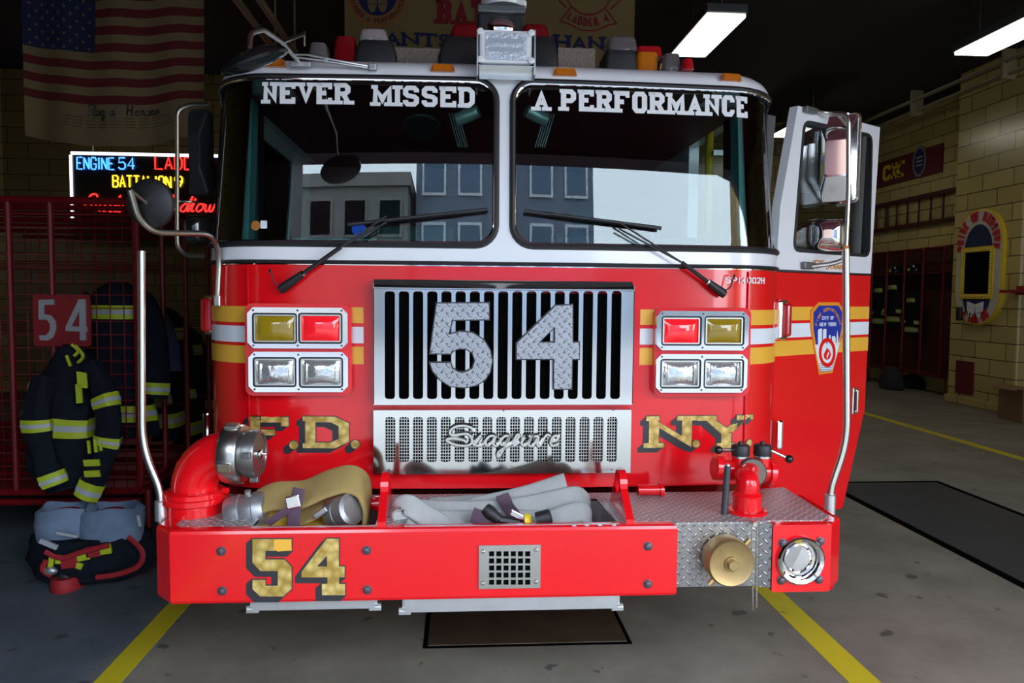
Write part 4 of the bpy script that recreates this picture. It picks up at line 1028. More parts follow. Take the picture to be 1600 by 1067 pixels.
# left discharge elbow
def EP(u, v, y=-.27): return aty(X3(u), Y3(v), y)
ey = -.27; pb = EP(236, 560, ey); pb.z = BT; pc = EP(240, 385, ey); pc.x = pb.x; k = 2.88/FPX/3.1375
m = MB().m(RED)
H = pc.z-BT
m.lathe([(.098, 0), (.098, H*.42), (.104, H*.45), (.106, H*.50), (.118, H*.52), (.118, H*.72), (.108, H*.75), (.108, H*.92), (.098, H*.98), (.08, H*1.0)], (pb.x, ey, BT), (0, 0, 1), 30)
pe = EP(398, 215, ey-.02); rr = .172
path = [V((pb.x, ey, pc.z-.02)), V((pb.x, ey, pe.z-.14))]
for t in range(0, 91, 10): a = rad(t); path.append(V((pb.x+.135*(1-cos(a)), ey-.02*t/90, pe.z-.135+.135*sin(a))))
path.append(pe)
m.tube(path, [.082]*2+[.083]*(len(path)-2), 26)
m.lathe([(.0, -.004), (.012, -.004), (.012, .012), (0, .012)], (pb.x+.115, ey-.02, BT+H*.95), (1, -.3, 0), 10)
EL = m.build('discharge_elbow', None, T, label='red pipe elbow rising from the bumper, capped in grey metal')
ax = V((1, -.07, 0)).normalized()
m = MB().m(STEELD).lathe([(.085, -.01), (.104, -.008), (.108, 0), (.108, .05), (.104, .06), (.09, .061)], pe, ax, 36)
for a in range(0, 360, 90):
    R = Matrix.Rotation(rad(a+15), 3, ax); d = R @ V((0, 0, 1)); b = pe+ax*.025+d*.109; m.box(b, (.05, .035, .018), Matrix((ax, d.cross(ax), d)).transposed(), .004)
m.build('coupling_ring', None, EL)
m = MB().m(GREYB if False else mat('gunmetal', (.22, .215, .21), .35, .85, .1, 20)).lathe([(.078, .055), (.078, .072), (.088, .074), (.088, .108), (.083, .117), (.074, .118), (.072, .113), (0, .113)], pe, ax, 36)
for a in (-98, 82, 172):
    R = Matrix.Rotation(rad(a), 3, ax); d = R @ V((0, 0, 1)); b = pe+ax*.10+d*.093; m.box(b, (.03, .022, .022), Matrix((ax, d.cross(ax), d)).transposed(), .003)
m.m(CHROME).lathe([(.02, .112), (.018, .124), (.008, .128), (.006, .142), (0, .142)], pe, ax, 12)
m.build('pipe_cap', None, EL)

# right hydrant valve with two levers
p0 = atz(1167, 801, BT)
m = MB().m(RED).lathe([(.073, 0), (.075, .008), (.07, .014), (.053, .016), (.053, .062), (.055, .07), (.047, .08), (.042, .082)], (p0.x, p0.y, BT), (0, 0, 1), 28)
ptop = aty(1171, 735, p0.y+.09)
path = crom([(p0.x, p0.y, BT+.08), (p0.x+.002, p0.y, BT+.115), (p0.x+.004, p0.y+.03, ptop.z-.01), (ptop.x, ptop.y, ptop.z)], 5)
m.tube(path, .042, 20)
VA = m.build('hydrant_valve', None, T, label='small red twin valve standing on the bumper deck')
hub = V((ptop.x, ptop.y, ptop.z+.004))
m = MB().m(mat('worn_iron', (.10, .07, .06), .5, .6, .3, 30)).lathe([(.05, -.012), (.056, -.006), (.056, .006), (.05, .012)], hub+V((0, -.03, -.005)), (0, -1, .25), 24); m.build('clamp_ring', None, VA)
m = MB().m(RED); m.tube([hub+V((-.115, .03, -.005)), hub+V((.105, .03, -.02))], .042, 18)
m.lathe([(.05, 0), (.05, .03), (.04, .035)], hub+V((-.10, .03, 0)), (-1, 0, .1), 18); m.lathe([(.054, 0), (.054, .02), (.035, .03)], hub+V((.085, .03, -.02)), (1, 0, -.1), 18)
for u in (-.03, .058): m.lathe([(.032, 0), (.032, .045)], hub+V((u, .02, .01)), (0, 0, 1), 16)
m.build('valve_body', None, VA)
for du, sgn, (bu, bv_) in ((-.03, -1, (1122.5, 703)), (.058, 1, (1233, 717))):
    c = hub+V((du, .02, .052)); m = MB().m(BLACK).lathe([(.034, 0), (.035, .006), (.035, .036), (.031, .042), (.012, .044), (.008, .055), (0, .056)], c, (0, 0, 1), 20)
    m.m(STEELD).lathe([(.036, -.008), (.036, 0)], c, (0, 0, 1), 20)
    e = aty(bu, bv_, c.y-.03); m.tube([c+V((sgn*.03, 0, .02)), e], .0065, 8); m.m(BLKG).ball(e, .0165, 14); m.build('lever', None, VA)
a = aty(1131.5, 803, p0.y-.02); a.z = BT; b = aty(1137, 728, p0.y+.01); m = MB().m(mat('slate_rubber', (.03, .034, .042), .6, 0, .2, 20)).tube([a, b], .0125, 12); m.m(ALU).ball(b, .0105, 10); m.build('rubber_handle', None, T)
# guide rods at the bumper ends
for pts in (((252, 822), (252, 797), (250, 765), (222, 697), (221, 392)), ((1296, 806), (1297, 782), (1299, 760), (1323, 690), (1321.5, 389))):
    yy = -.33; P = [aty(u, v, yy) for u, v in pts]; P[0].z = BT-.02
    m = MB().m(STEELD).tube(fillet(P, .09, 7), .0135, 12); m.m(ALU).lathe([(.021, 0), (.021, .07), (.017, .075)], (P[0].x, yy, BT-.01), (0, 0, 1), 16)
    m.build('guide_rod', None, T)

# ---- roof gear
RZ = ZROOF+.085
m = MB().m(WHITE); y0 = -.035
a = PL(749, 98, y0); b = PL(832, 47.5, y0)
m.bb(a[0], b[0], y0, y0+.07, a[1], b[1], .012)
for xx in (a[0]+.004, b[0]-.004):
    for zz in (a[1]+.012, b[1]-.012): m.lathe([(.013, 0), (.013, .012), (.006, .014), (0, .014)], (xx, y0+.002, zz), (0, -1, 0), 12)
FL = m.build('flood_lamp', None, T, label='white rectangular flood lamp above the windshield divider')
p = PL(759, 93, y0); q = PL(823, 53, y0)
m = MB().m(mat('flood_reflector', (.62, .66, .72), .25, .5, .2, 90, bump=.6, bscale=90)).bb(p[0], q[0], y0-.004, y0+.006, p[1], q[1]); m.m(mat('flood_filament', (.40, .44, .52), .4, .2, .1, 30))
for f in (.30, .62): m.bb(p[0]+.012, q[0]-.012, y0-.006, y0, p[1]+(q[1]-p[1])*f, p[1]+(q[1]-p[1])*(f+.16))
m.build('lamp_face', None, FL)
m = MB().m(STEELD)
for u in (746, 835.5): p = PL(u, 98, y0); m.bb(p[0]-.003, p[0]+.003, y0-.005, y0+.09, PL(u, 122, 0)[1], PL(u, 47, y0)[1])
p = PL(748, 104, -.03); q = PL(833, 98, -.03); m.bb(p[0], q[0], -.04, .08, p[1], p[1]+.005); p = PL(749, 122, .0); m.bb(p[0], q[0], .012, .02, p[1], q[1])
m.build('lamp_bracket', None, FL)
def rb(u0, u1, v0, v1, y): a = PL(u0, v1, y); b = PL(u1, v0, y); return a[0], b[0], a[1], b[1]
# light bar: black bases, coloured and clear lenses
def trap(mt, u0, u1, v0, v1, y, top, dep=.2, zb=None, nm='light_bar_base', lab=None, r=.02):
    x0, x1, z0, z1 = rb(u0, u1, v0, v1, y); z0 = RZ-.01 if zb is None else zb; c = (x0+x1)/2; w = (x1-x0)/2; rings = []
    for f, k in ((0, 1), (.35, 1), (.75, 1-(1-top)*.6), (.93, top*1.0), (1, top*.9)):
        rings.append([V((c+q[0]*k, y+dep/2+q[1]*(.6+.4*k), z0+(z1-z0)*f)) for q in rrect(-w, w, -dep/2, dep/2, r, 3)])
    o = MB().m(mt); o.loft(rings, True, True, True); return o.build(nm, None, T, **({'label': lab} if lab else {}))
Z0 = RZ+.0
trap(BLACK, 553, 620, 62, 84, .18, .8); trap(CLEAR, 560, 606, 45, 64, .2, .85, .14, PL(580, 64, .2)[1], 'beacon_lens', 'clear beacon lens on its dark base', .02)
trap(REDDOME, 520, 557, 56, 76, .2, .85, .16, None, 'beacon_lens', 'dark red beacon lens')
trap(CLEARD, 481, 511, 66, 80, .14, .85, .10, None, 'marker_lens', None)
for u0, u1, d in ((684, 752, 1), (830, 874, 1)): trap(BLACK, u0, u1, 55, 90, .2, .72, .3)
trap(REDDOME, 704, 752, 37, 58, .26, .8, .2, PL(720, 58, .26)[1], 'beacon_lens'); trap(REDDOME, 815, 859, 37, 58, .26, .8, .2, PL(830, 58, .26)[1], 'beacon_lens', 'red beacon lens beside the flood lamp')
x0, x1, z0, z1 = rb(747, 820, 18, 56, .3); MB().m(BLACK).bb(x0, x1, .3, .55, RZ-.01, z1, .01).build('beacon_box', None, T)
x0, x1, z0, z1 = rb(746, 821, 9, 19, .28); MB().m(GREYM).bb(x0, x1, .27, .56, z0, z1, .006).build('beacon_shelf', None, T)
c = aty(783, 38, .3); MB().m(CHROME).ball(c+V((0, .02, -.01)), .075, 16, (1, .5, .75)).build('beacon_reflector', None, T)
c = aty(787, 5, .42); MB().m(WHITE).lathe([(.10, -.03), (.105, 0), (.085, .012), (.095, .03), (.07, .06), (0, .09)], c, (0, 0, 1), 24).build('antenna_dome', None, T)
trap(BLACK, 946, 998, 76, 94, .2, .9); trap(CLEARD, 951, 997, 57, 78, .2, .9, .16, PL(970, 78, .2)[1], 'beacon_lens', 'clear grey beacon lens near the roof lamp')
trap(MATS['marker_red'], 995, 1036, 72, 83, .24, .92, .12, PL(1010, 83, .24)[1]-.01, 'beacon_lens', 'bright red lens over an amber one'); trap(AMBER, 996, 1030, 81, 92, .2, .98, .14, None, 'beacon_lens', 'amber lens under a red one')
trap(CLEARD, 1037, 1066, 83, 95, .16, .85, .10, None, 'marker_lens'); trap(MATS['marker_red'], 1068, 1086, 91, 97, .12, .85, .08, None, 'marker_lens')
diamond('tan_tread', (0, 2), (.24, .19, .15), .02, .6, 0.)
for u0, u1 in ((615, 690), (872, 930)):
    x0, x1, z0, z1 = rb(u0, u1, 76, 88, .22); MB().m(MATS['tan_tread']).bb(x0, x1, .22, .26, RZ-.01, z1).build('roof_tread_strip', None, T)

# ---- cab interior
m = MB().m(CABIN); m.bb(-1.22, 1.22, 2.2, 2.28, .66, 2.45); m.bb(-1.14, 1.14, .44, 2.2, 2.425, 2.445); m.bb(-.9, .9, .14, .44, 2.425, 2.445); m.bb(-1.2, 1.2, .42, 2.2, .9, .96)
m.build('cab_liner', None, T)
for sg in (-1, 1):
    m = MB().m(TEAL); m.sheet(lambda u, v, d, sg=sg: V((sg*(1.165-.03*max(0, v-1.7))-sg*d, u, v)), [(.37, 1.70), (.47, 1.70), (.50, 2.42), (.40, 2.42)], (), 0, .035); m.build('corner_post', None, T)
    MB().m(BLACK).sheet(lambda u, v, d, sg=sg: V((sg*1.15-sg*d, u, v)), [(.47, 1.70), (.56, 1.70), (.60, 2.42), (.50, 2.42)], (), 0, .04).build('door_post', None, T)
m = MB().m(DASHM); R = []
for s in [-1.16+i*2.32/24 for i in range(25)]:
    y = CS(s, 1.75).y+.03; R.append([V((s, y, 1.70)), V((s, y+.02, 1.745)), V((s, .38, 1.765)), V((s, .58, 1.74)), V((s, .62, 1.66)), V((s, .62, 1.3))])
m.loft(R, False, False); m.m(TEAL).bb(-.92, -.25, .30, .36, 1.77, 1.80, .006); m.m(DASHM); m.bb(-.55, -.20, .28, .50, 1.76, 1.86, .03); m.bb(.25, .95, .34, .55, 1.76, 1.83, .03)
m.build('dashboard', None, T)
c = V((-.62, .24, 1.835)); MB().m(mat('glowing_blue_sticker', (.02, .10, .7), .4, 0, .2, 90, emit=(.02, .1, .8), es=.15)).lathe([(.03, 0), (.03, .003), (0, .004)], c, (0, -1, .25), 20).build('dash_sticker', None, T)  # slight glow added to the sticker's blue, not a lamp
m = MB().m(BLACK); c = V((.60, .62, 1.70)); ax = V((0, -.45, .9)).normalized(); e1 = V((1, 0, 0)); e2 = ax.cross(e1)
m.tube([c+e1*.23*cos(t*pi/16)+e2*.23*sin(t*pi/16) for t in range(32)], .016, 8, True)
for t in (90, 210, 330): m.tube([c-ax*.03, c+e1*.23*cos(rad(t))+e2*.23*sin(rad(t))], .012, 8)
m.tube([c-ax*.3, c], .03, 10); m.build('steering_wheel', None, T)
for x in (-.62, .62):
    m = MB().m(SEATM); m.bb(x-.26, x+.26, .95, 1.45, 1.20, 1.34, .04); m.bb(x-.25, x+.25, 1.40, 1.54, 1.30, 1.95, .05); m.bb(x-.14, x+.14, 1.42, 1.52, 1.98, 2.16, .03); m.bb(x-.2, x+.2, 1.0, 1.4, .95, 1.2); m.build('seat', None, T)
p = aty(1108, 240, .95); MB().m(YPAINT).tube([p+V((0, 0, .12)), p+V((0, 0, -.42))], .022, 8).build('grab_bar', None, T)
m = MB().m(ALU); p = aty(1142, 240, .9); m.bb(p.x-.1, p.x+.11, .88, .92, p.z-.014, p.z+.014); m.build('door_rail', None, T)
for u, v, sg in ((731, 180, 1), (838, 180, -1)):      # dome lamps just inside the glass
    p = aty(u, v, .20); ax = V((sg*.8, -.3, .25)); m = MB().m(mat('pale_lamp_metal', (.45, .55, .52), .3, .6, .1, 20) if sg > 0 else MATS['pale_lamp_metal']); m.lathe([(.028, -.05), (.03, 0), (.026, .05), (0, .052)], p, ax, 16)
    m.m(GREYM)
    for k in range(5): m.tube([p+V((-sg*.04-sg*.01*k, .01, .01)), p+V((-sg*.0-sg*.01*k, .03, -.13))], .003, 5)
    m.build('map_lamp', None, T)
p = aty(659, 198, .30); MB().m(BLACK).lathe([(.03, -.01), (.085, 0), (.08, .008), (0, .012)], p, (0, -.5, -1), 24).build('visor_mirror', None, T)

# ---- body and wheels behind the cab
m = MB().m(RED); m.bb(-1.24, 1.24, 2.42, 8.2, .55, 1.684, .02); m.bb(-1.27, 1.27, .7, 1.3, .30, .36); m.m(WHITE).bb(-1.24, 1.24, 2.42, 3.1, 1.684, 2.5, .02); m.m(RED).bb(-1.24, 1.24, 3.15, 8.2, 1.684, 2.35, .02)
m.m(BLACK).bb(-.45, .45, -.10, 8., .42, .58); m.bb(-1.0, 1.0, .25, .45, .36, .62); m.m(STEELD)
for i in range(4):
    for sg in (-1, 1): m.bb(sg*1.24-.012, sg*1.24+.012, 3.3+i*1.2, 4.4+i*1.2, .75, 2.2, .005)
m.build('hose_body', None, T)
for y in (1.05, 6.2):
    for sg in (-1, 1):
        m = MB().m(BLACK).lathe([(.28, -.14), (.46, -.13), (.52, -.09), (.52, .09), (.46, .13), (.28, .14)], (sg*1.02, y, .52), (1, 0, 0), 32); w = m.build('wheel', None, T)
        MB().m(STEELD).lathe([(.28, -.10), (.27, .05), (.12, .08), (.10, .13), (0, .14)], (sg*1.02, y, .52), (sg, 0, 0), 24).build('hub', None, w)

# ================================================================== HOSES IN THE TRAYS
def band(m, path, wdir, w, th, n=10):
    """soft flat hose: stadium section swept along a path"""
    P = [V(p) for p in path]; wd = V(wdir).normalized(); rings = []
    for i, p in enumerate(P):
        t = (P[min(i+1, len(P)-1)]-P[max(i-1, 0)]).normalized(); ww = (wd-t*wd.dot(t)).normalized(); nn = t.cross(ww); r = []
        for k in range(16):
            a = 2*pi*k/16; cx = abs(cos(a))**.35*(1 if cos(a) > 0 else -1); cz = abs(sin(a))**.8*(1 if sin(a) > 0 else -1)
            r.append(p+ww*(cx*w/2)+nn*(cz*th/2))
        rings.append(r)
    m.loft(rings, True, True, True); return m
hy = -.31
H1 = thing('tan_fire_hose', 'folded tan fire hose with grey couplings in the bumper tray beside the red elbow', 'fire hose', (-.66, hy, BT-.2))
q = lambda u, v, y=hy: EP(u, v, y)
m = MB().m(HOSET); band(m, crom([q(545, 455), q(620, 425), q(760, 415), q(880, 365), q(985, 340), q(1050, 375), q(1075, 450), q(1070, 545), q(1060, 640), q(1010, 690)], 6), (0, .8, .55), .135, .024)
m.m(HOSEY); band(m, crom([q(545, 520), q(640, 560), q(760, 570), q(880, 590), q(1000, 640)], 5), (0, .85, .5), .13, .03)
m.m(HOSET); band(m, crom([q(700, 525), q(800, 495), q(870, 460), q(960, 425), q(1020, 450)], 5), (0, .85, .5), .12, .012)
m.build('hose_jacket', None, H1)
c0 = q(398, 505); c1 = q(560, 475); ax = c1-c0
m = MB().m(ALUG).lathe([(.064, 0), (.068, .006), (.068, .05), (.064, .053), (.066, .056), (.066, .10), (.07, .104), (.07, .118), (.062, .14), (.045, .145)], c0+V((0, 0, -.012)), ax, 28)
m.lathe([(.012, 0), (.012, .025), (0, .026)], c0+ax*.6+V((0, 0, .045)), (0, -.2, 1), 10); m.build('hose_coupling', None, H1)
c2 = q(955, 500, hy-.04); m = MB().m(ALUG).lathe([(.0, -.05), (.052, -.05), (.058, -.04), (.058, .0), (.054, .002), (.058, .004), (.058, .05), (.04, .055)], c2, (.75, -.55, .35), 24)
m.box(q(850, 505, hy-.07), (.055, .02, .02), Matrix.Rotation(rad(-35), 3, 'Y'), .004); m.build('hose_coupling', None, H1)
m = MB().m(STRAPM); band(m, crom([q(745, 385, hy-.09), q(735, 430, hy-.095), q(722, 500, hy-.1), q(715, 590, hy-.1)], 4), (1, 0, .1), .045, .006); band(m, crom([q(735, 470, hy-.1), q(660, 510, hy-.11), q(590, 560, hy-.11)], 4), (0, -.3, 1), .03, .005)
m.m(CHROME).box(q(715, 452, hy-.11), (.05, .012, .045), Matrix.Rotation(rad(-12), 3, 'Y'), .004); m.build('strap', None, H1)

gy_ = -.30
H2 = thing('grey_fire_hose', 'bundle of flat grey fire hose strapped in the middle bumper tray', 'fire hose', (0, gy_, BT-.2))
XG = lambda u: 600+u/4.444; YG = lambda v: 740+v/4.444
g = lambda u, v, y=gy_: aty(XG(u), YG(v), y)
m = MB().m(HOSEG)
band(m, crom([g(450, 300, -.22), g(650, 235, -.22), g(860, 190, -.22), g(1050, 140, -.22), g(1230, 80, -.22), g(1265, 70, -.22)], 5), (0, .5, 1), .085, .04)
band(m, crom([g(250, 260, -.27), g(500, 270, -.27), g(800, 260, -.27), g(1050, 225, -.27), g(1300, 170, -.27), g(1365, 185, -.27), g(1400, 260, -.27), g(1390, 360, -.27)], 5), (0, .6, 1), .09, .034)
band(m, crom([g(260, 330, -.33), g(520, 330, -.33), g(820, 320, -.33), g(1120, 330, -.34), g(1260, 290, -.34), g(1370, 270, -.34), g(1410, 330, -.34), g(1380, 400, -.34)], 5), (0, .7, 1), .08, .034)
band(m, crom([g(300, 430, -.37), g(210, 350, -.37), g(120, 290, -.37), g(115, 235, -.36), g(170, 222, -.36), g(260, 275, -.36), g(420, 370, -.36), g(520, 420, -.36)], 6), (0, .8, 1), .085, .026)
band(m, crom([g(320, 225, -.19), g(500, 215, -.19), g(700, 205, -.19), g(850, 240, -.19)], 5), (0, .9, .5), .08, .03)
m.build('hose_jacket', None, H2)
m = MB().m(STRAPM); band(m, crom([g(820, 145, -.27), g(850, 215, -.30), g(890, 270, -.37), g(920, 340, -.4)], 4), (1, 0, .1), .052, .006)
band(m, crom([g(610, 285, -.40), g(680, 310, -.41), g(760, 320, -.41)], 4), (0, .2, 1), .055, .006); m.build('strap', None, H2)
m = MB().m(BLACK); m.tube([g(705, 240, -.40), g(740, 270, -.41), g(800, 320, -.42)], [.022, .026, .018], 10); m.tube([g(800, 320, -.42), g(940, 345, -.42)], .016, 8); m.lathe([(.028, 0), (.028, .05), (.022, .055)], g(1060, 320, -.42), (.9, -.1, .25), 14)
m.m(GREYB).box(g(1130, 322, -.42), (.03, .03, .05), Matrix.Rotation(rad(-15), 3, 'Y'), .006); m.m(YPAINT).lathe([(.026, 0), (.022, .015), (0, .016)], g(990, 325, -.43), (.9, -.3, .2), 14)
m.m(CHROME).box(g(925, 290, -.43), (.055, .008, .022), Matrix.Rotation(rad(28), 3, 'Y'), .003); m.build('hose_nozzle', None, H2)

# ================================================================== THE GARAGE
# fluorescent lamps hung from the ceiling
def lamp(u, v, x, ln, label, first=None, zz=4.4):
    p = atz(u, v, zz)   # far end
    w = .40
    if first: return dup(first, (x, p.y-ln/2, zz), label)
    t = thing('ceiling_lamp', label, 'lamp', (x, p.y-ln/2, zz), 'fluorescent lamps'); X, Y = x, p.y-ln/2
    m = MB().m(GREYM); m.bb(X-w/2-.012, X+w/2+.012, Y-ln/2-.03, Y+ln/2+.03, zz+.004, zz+.10, .012); m.bb(X-.06, X+.06, Y-ln/2-.034, Y-ln/2-.028, zz+.05, zz+.085); m.build('housing', None, t)
    MB().m(LAMPW).bb(X-w/2, X+w/2, Y-ln/2, Y+ln/2, zz-.03, zz+.008, .01).build('diffuser', None, t)
    m = MB().m(GREYM)
    for yy in (-.5, .5): m.tube([(X, Y+yy, zz+.09), (X, Y+yy, 4.95)], .008, 6)
    m.build('suspension_rod', None, t); return t
xa = (atz(1077, 85, 4.4).x+atz(1130, 26, 4.4).x)/2
l1 = lamp(1077, 85, xa, 1.28, 'fluorescent ceiling lamp beside the clear beacon on the truck roof')
l2 = lamp(1498, 93, atz(1498, 92, 4.4).x, 1.75, 'fluorescent ceiling lamp in front of the pair of conduits by the tiled pier', l1)
l3 = lamp(1217, 212, atz(1217, 215, 4.4).x, 1.28, 'far fluorescent lamp glimpsed between the windshield and the open door', l1)

# ---- floor plates
P = [(668, 1012), (978, 998), (968, 938), (668, 944)]
a, b = atz(668, 1010), atz(978, 999)
m = MB().m(RUST).bb(a.x, b.x, a.y, a.y+1.3, 0, .006, .002); m.m(DARK).bb(a.x-.02, b.x+.02, a.y-.02, a.y+1.32, 0, .0018); o = m.build('floor_hatch')
o['label'] = 'rusty steel floor hatch under the front bumper'; o['category'] = 'floor hatch'
m = MB().m(PLATE).bb(2.92, 3.86, -.5, 3.0, 0, .006, .002); m.m(DARK).bb(2.86, 3.92, -.56, 3.06, 0, .0018); o = m.build('floor_plate')
o['label'] = 'long dark steel plate set in the floor beyond the open cab door'; o['category'] = 'floor plate'

# ---- turnout coats
def limb(m, P, rads, flat=.6, wob=.012, seg=18, seed=0):
    rnd = random.Random(seed); ph = [rnd.uniform(0, 6.3) for _ in range(4)]
    P = [V(p) for p in P]; rings = []; fr = []
    for i, p in enumerate(P):
        t = (P[min(i+1, len(P)-1)]-P[max(i-1, 0)]).normalized(); a = (V((1, 0, 0))-t*t.x).normalized(); b = t.cross(a); r = rads[i]; R = []
        for k in range(seg):
            th = 2*pi*k/seg; q = r*(1+.10*sin(3*th+ph[0]+i*.35)+.06*sin(5*th+ph[1]-i*.5))+wob*sin(i*1.3+ph[2])*sin(th*2)
            R.append(p+a*(cos(th)*q)+b*(sin(th)*q*flat))
        rings.append(R)
    return rings
def grow(ring, d): c = sum((V(p) for p in ring), V((0, 0, 0)))/len(ring); return [p+(p-c).normalized()*d for p in ring]
def lerp_ring(rings, t):
    t = max(0, min(len(rings)-1.001, t)); i = int(t); f = t-i; return [a*(1-f)+b*f for a, b in zip(rings[i], rings[i+1])]
def stripe_on(rings, t0, t1, parent, d=.006):
    m = MB()
    for a, b, mm_, dd in ((t0, t1, LIME, d), (t0+(t1-t0)*.34, t0+(t1-t0)*.66, SILV, d+.002)):
        m.m(mm_); m.loft([grow(lerp_ring(rings, a), 0.), grow(lerp_ring(rings, a), dd), grow(lerp_ring(rings, (a+b)/2), dd), grow(lerp_ring(rings, b), dd), grow(lerp_ring(rings, b), 0.)], True, False, True)
    return m.build('reflective_band', None, parent)
def coat(label, group, loc, body, sleeves, bands, sbands, seed, extra=None):
    t = thing('turnout_coat', label, 'coat', loc, group)
    n = 14; P = crom(body[0], 4); rr_ = [body[1][0]+0*i for i in range(len(P))]
    rr_ = [v.x for v in crom([V((r, 0, 0)) for r in body[1]], 4)]
    rg = limb(None, P, rr_, body[2], .012, 22, seed); m = MB().m(COAT).loft(rg); m.build('coat_body', None, t)
    for b in bands: stripe_on(rg, b[0]*(len(rg)-1), b[1]*(len(rg)-1), t)
    for i, (sp, sr) in enumerate(sleeves):
        SP = crom(sp, 4); sr_ = [v.x for v in crom([V((r, 0, 0)) for r in sr], 4)]; sg_ = limb(None, SP, sr_, .8, .006, 14, seed+7+i)
        s_ = MB().m(COAT).loft(sg_).build('sleeve', None, t)
        for b in sbands[i]: stripe_on(sg_, b[0]*(len(sg_)-1), b[1]*(len(sg_)-1), s_)
    if extra: extra(t)
    return t
hy2 = 1.22
q = lambda u, v, y=hy2: aty(u, v, y)
def hero_extra(t):
    m = MB().m(LIME)
    for pl in ((q(112, 538, 1.12), q(122, 548, 1.12), q(116, 556, 1.12)), (q(118, 540, 1.12), q(130, 556, 1.10), q(122, 566, 1.12)), (q(104, 556, 1.12), q(110, 572, 1.1))): m.tube(crom(pl, 4), .009, 6)
    m.build('collar_trim', None, t)
    for (u0, u1, v0, v1, sl) in ((121, 136, 580, 604, 8), (119, 128, 600, 630, -4), (131, 156, 718, 728, -3), (132, 156, 735, 745, -3), (137, 141, 688, 708, 0), (147, 152, 686, 706, 0), (155, 159, 684, 704, 0)):
        p = [q(u0, v0, 1.055), q(u1, v0+sl*.3, 1.055), q(u1+2, v1+sl*.3, 1.055), q(u0+2, v1, 1.055)]; MB().m(LIME).loft([[x for x in p], [x+V((0, -.012, 0)) for x in p]], True, True, False).build('pocket_trim', None, t)
    m = MB().m(GREYM); c = q(40, 644, 1.15); m.tube([c+V((.012*cos(a*.6), -.01, .016*sin(a*.6))) for a in range(11)], .006, 6, True); m.m(ALUG).ball(q(50, 610, 1.2), .035, 12, (.7, .7, 1.6)); m.build('hook_clip', None, t)
coat('navy turnout coat with lime and silver bands hung on the cage below the 54 sign', None, tuple(q(110, 785, hy2)),
     ([q(112, 540), q(108, 570), q(100, 620), q(96, 670), q(98, 720), q(108, 762)], [.05, .11, .16, .175, .165, .13], .55),
     [([q(70, 590, 1.15), q(60, 640, 1.1), q(66, 700, 1.1), q(88, 760, 1.1)], [.06, .07, .065, .06]), ([q(140, 570, 1.15), q(165, 620, 1.12), q(172, 670, 1.1), q(160, 720, 1.1), q(132, 775, 1.1)], [.055, .065, .065, .06, .06])],
     [(.52, .64)], [[(.42, .52), (.86, .98)], [(.24, .33), (.56, .63), (.88, 1.)]], 3, hero_extra)
# helmets hang dark inside; bunker pants over boots on the floor
py_ = 1.10
q = lambda u, v, y=py_: aty(u, v, y)
t = thing('bunker_pants', 'pale blue lined bunker pants pushed down over boots on the floor before the cage', 'trousers', tuple(atz(145, 905)))
m = MB().m(COAT); rings = []; c0 = q(145, 870); gz_ = lambda v: q(145, v).z
for v, rx, ry, dx in ((905, .24, .15, 0), (890, .30, .19, 0), (868, .33, .2, .01), (845, .32, .2, 0), (830, .29, .18, 0)):
    rings.append([V((c0.x+dx+rx*(1+.06*sin(5*k*.3+v))*cos(2*pi*k/24), py_+ry*(1+.08*sin(7*k*.26+v))*sin(2*pi*k/24), max(.012, gz_(v)))) for k in range(24)])
m.loft(rings); m.build('trouser_shell', None, t)
for (uc, rx, vt) in ((108, .14, 790), (178, .15, 788)):
    c = q(uc, 800); m = MB().m(DENIM); rings = []
    for v, k, dz in ((846, 1.05, 0), (828, 1.12, 0), (810, 1.15, 0), (796, 1.05, 0), (788, .9, 0), (796, .78, 0), (815, .7, 0)):
        rings.append([V((c.x+rx*k*(1+.07*sin(4*j*.29+v*.3))*cos(2*pi*j/22), py_-.02+rx*.85*k*(1+.06*sin(5*j*.27+v*.2))*sin(2*pi*j/22), q(uc, v).z+.012*sin(j*.8))) for j in range(22)])
    m.loft(rings, True, False); m.build('liner', None, t)
m = MB().m(REDCL)
for pl in (((70, 862), (95, 872), (130, 862), (170, 852)), ((200, 838), (222, 862), (215, 885), (180, 898), (150, 902)), ((72, 875), (66, 890), (80, 900))): m.tube(crom([q(u, v, .87) for u, v in pl], 5), .014, 6, flat=.5)
m.build('suspenders', None, t)
m = MB()
for (u, v, w, h_, mm_, a) in ((108, 878, 26, 20, REDCL, -6), (145, 862, 22, 18, REDCL, -8), (130, 868, 20, 16, LIME, -10), (165, 858, 18, 16, LIME, -8), (80, 878, 8, 18, LIME, 10), (92, 874, 10, 14, LIME, 5), (124, 884, 10, 10, LIME, 20), (76, 850, 30, 8, SILV, 25), (105, 835, 34, 5, SILV, 12)):
    MB().m(mm_).box(q(u, v, .885), (w*3.75/FPX, .02, h_*3.75/FPX), Matrix.Rotation(rad(a), 3, 'Y'), .004).build('trim_patch', None, t)
m.m(SILV).tube([q(215, 805, .9), q(219, 822, .9)], .01, 8); m.m(ALUG).ball(q(78, 892, .88), .03, 10, (1.3, .7, .8)); m.build('suspender_clip', None, t)
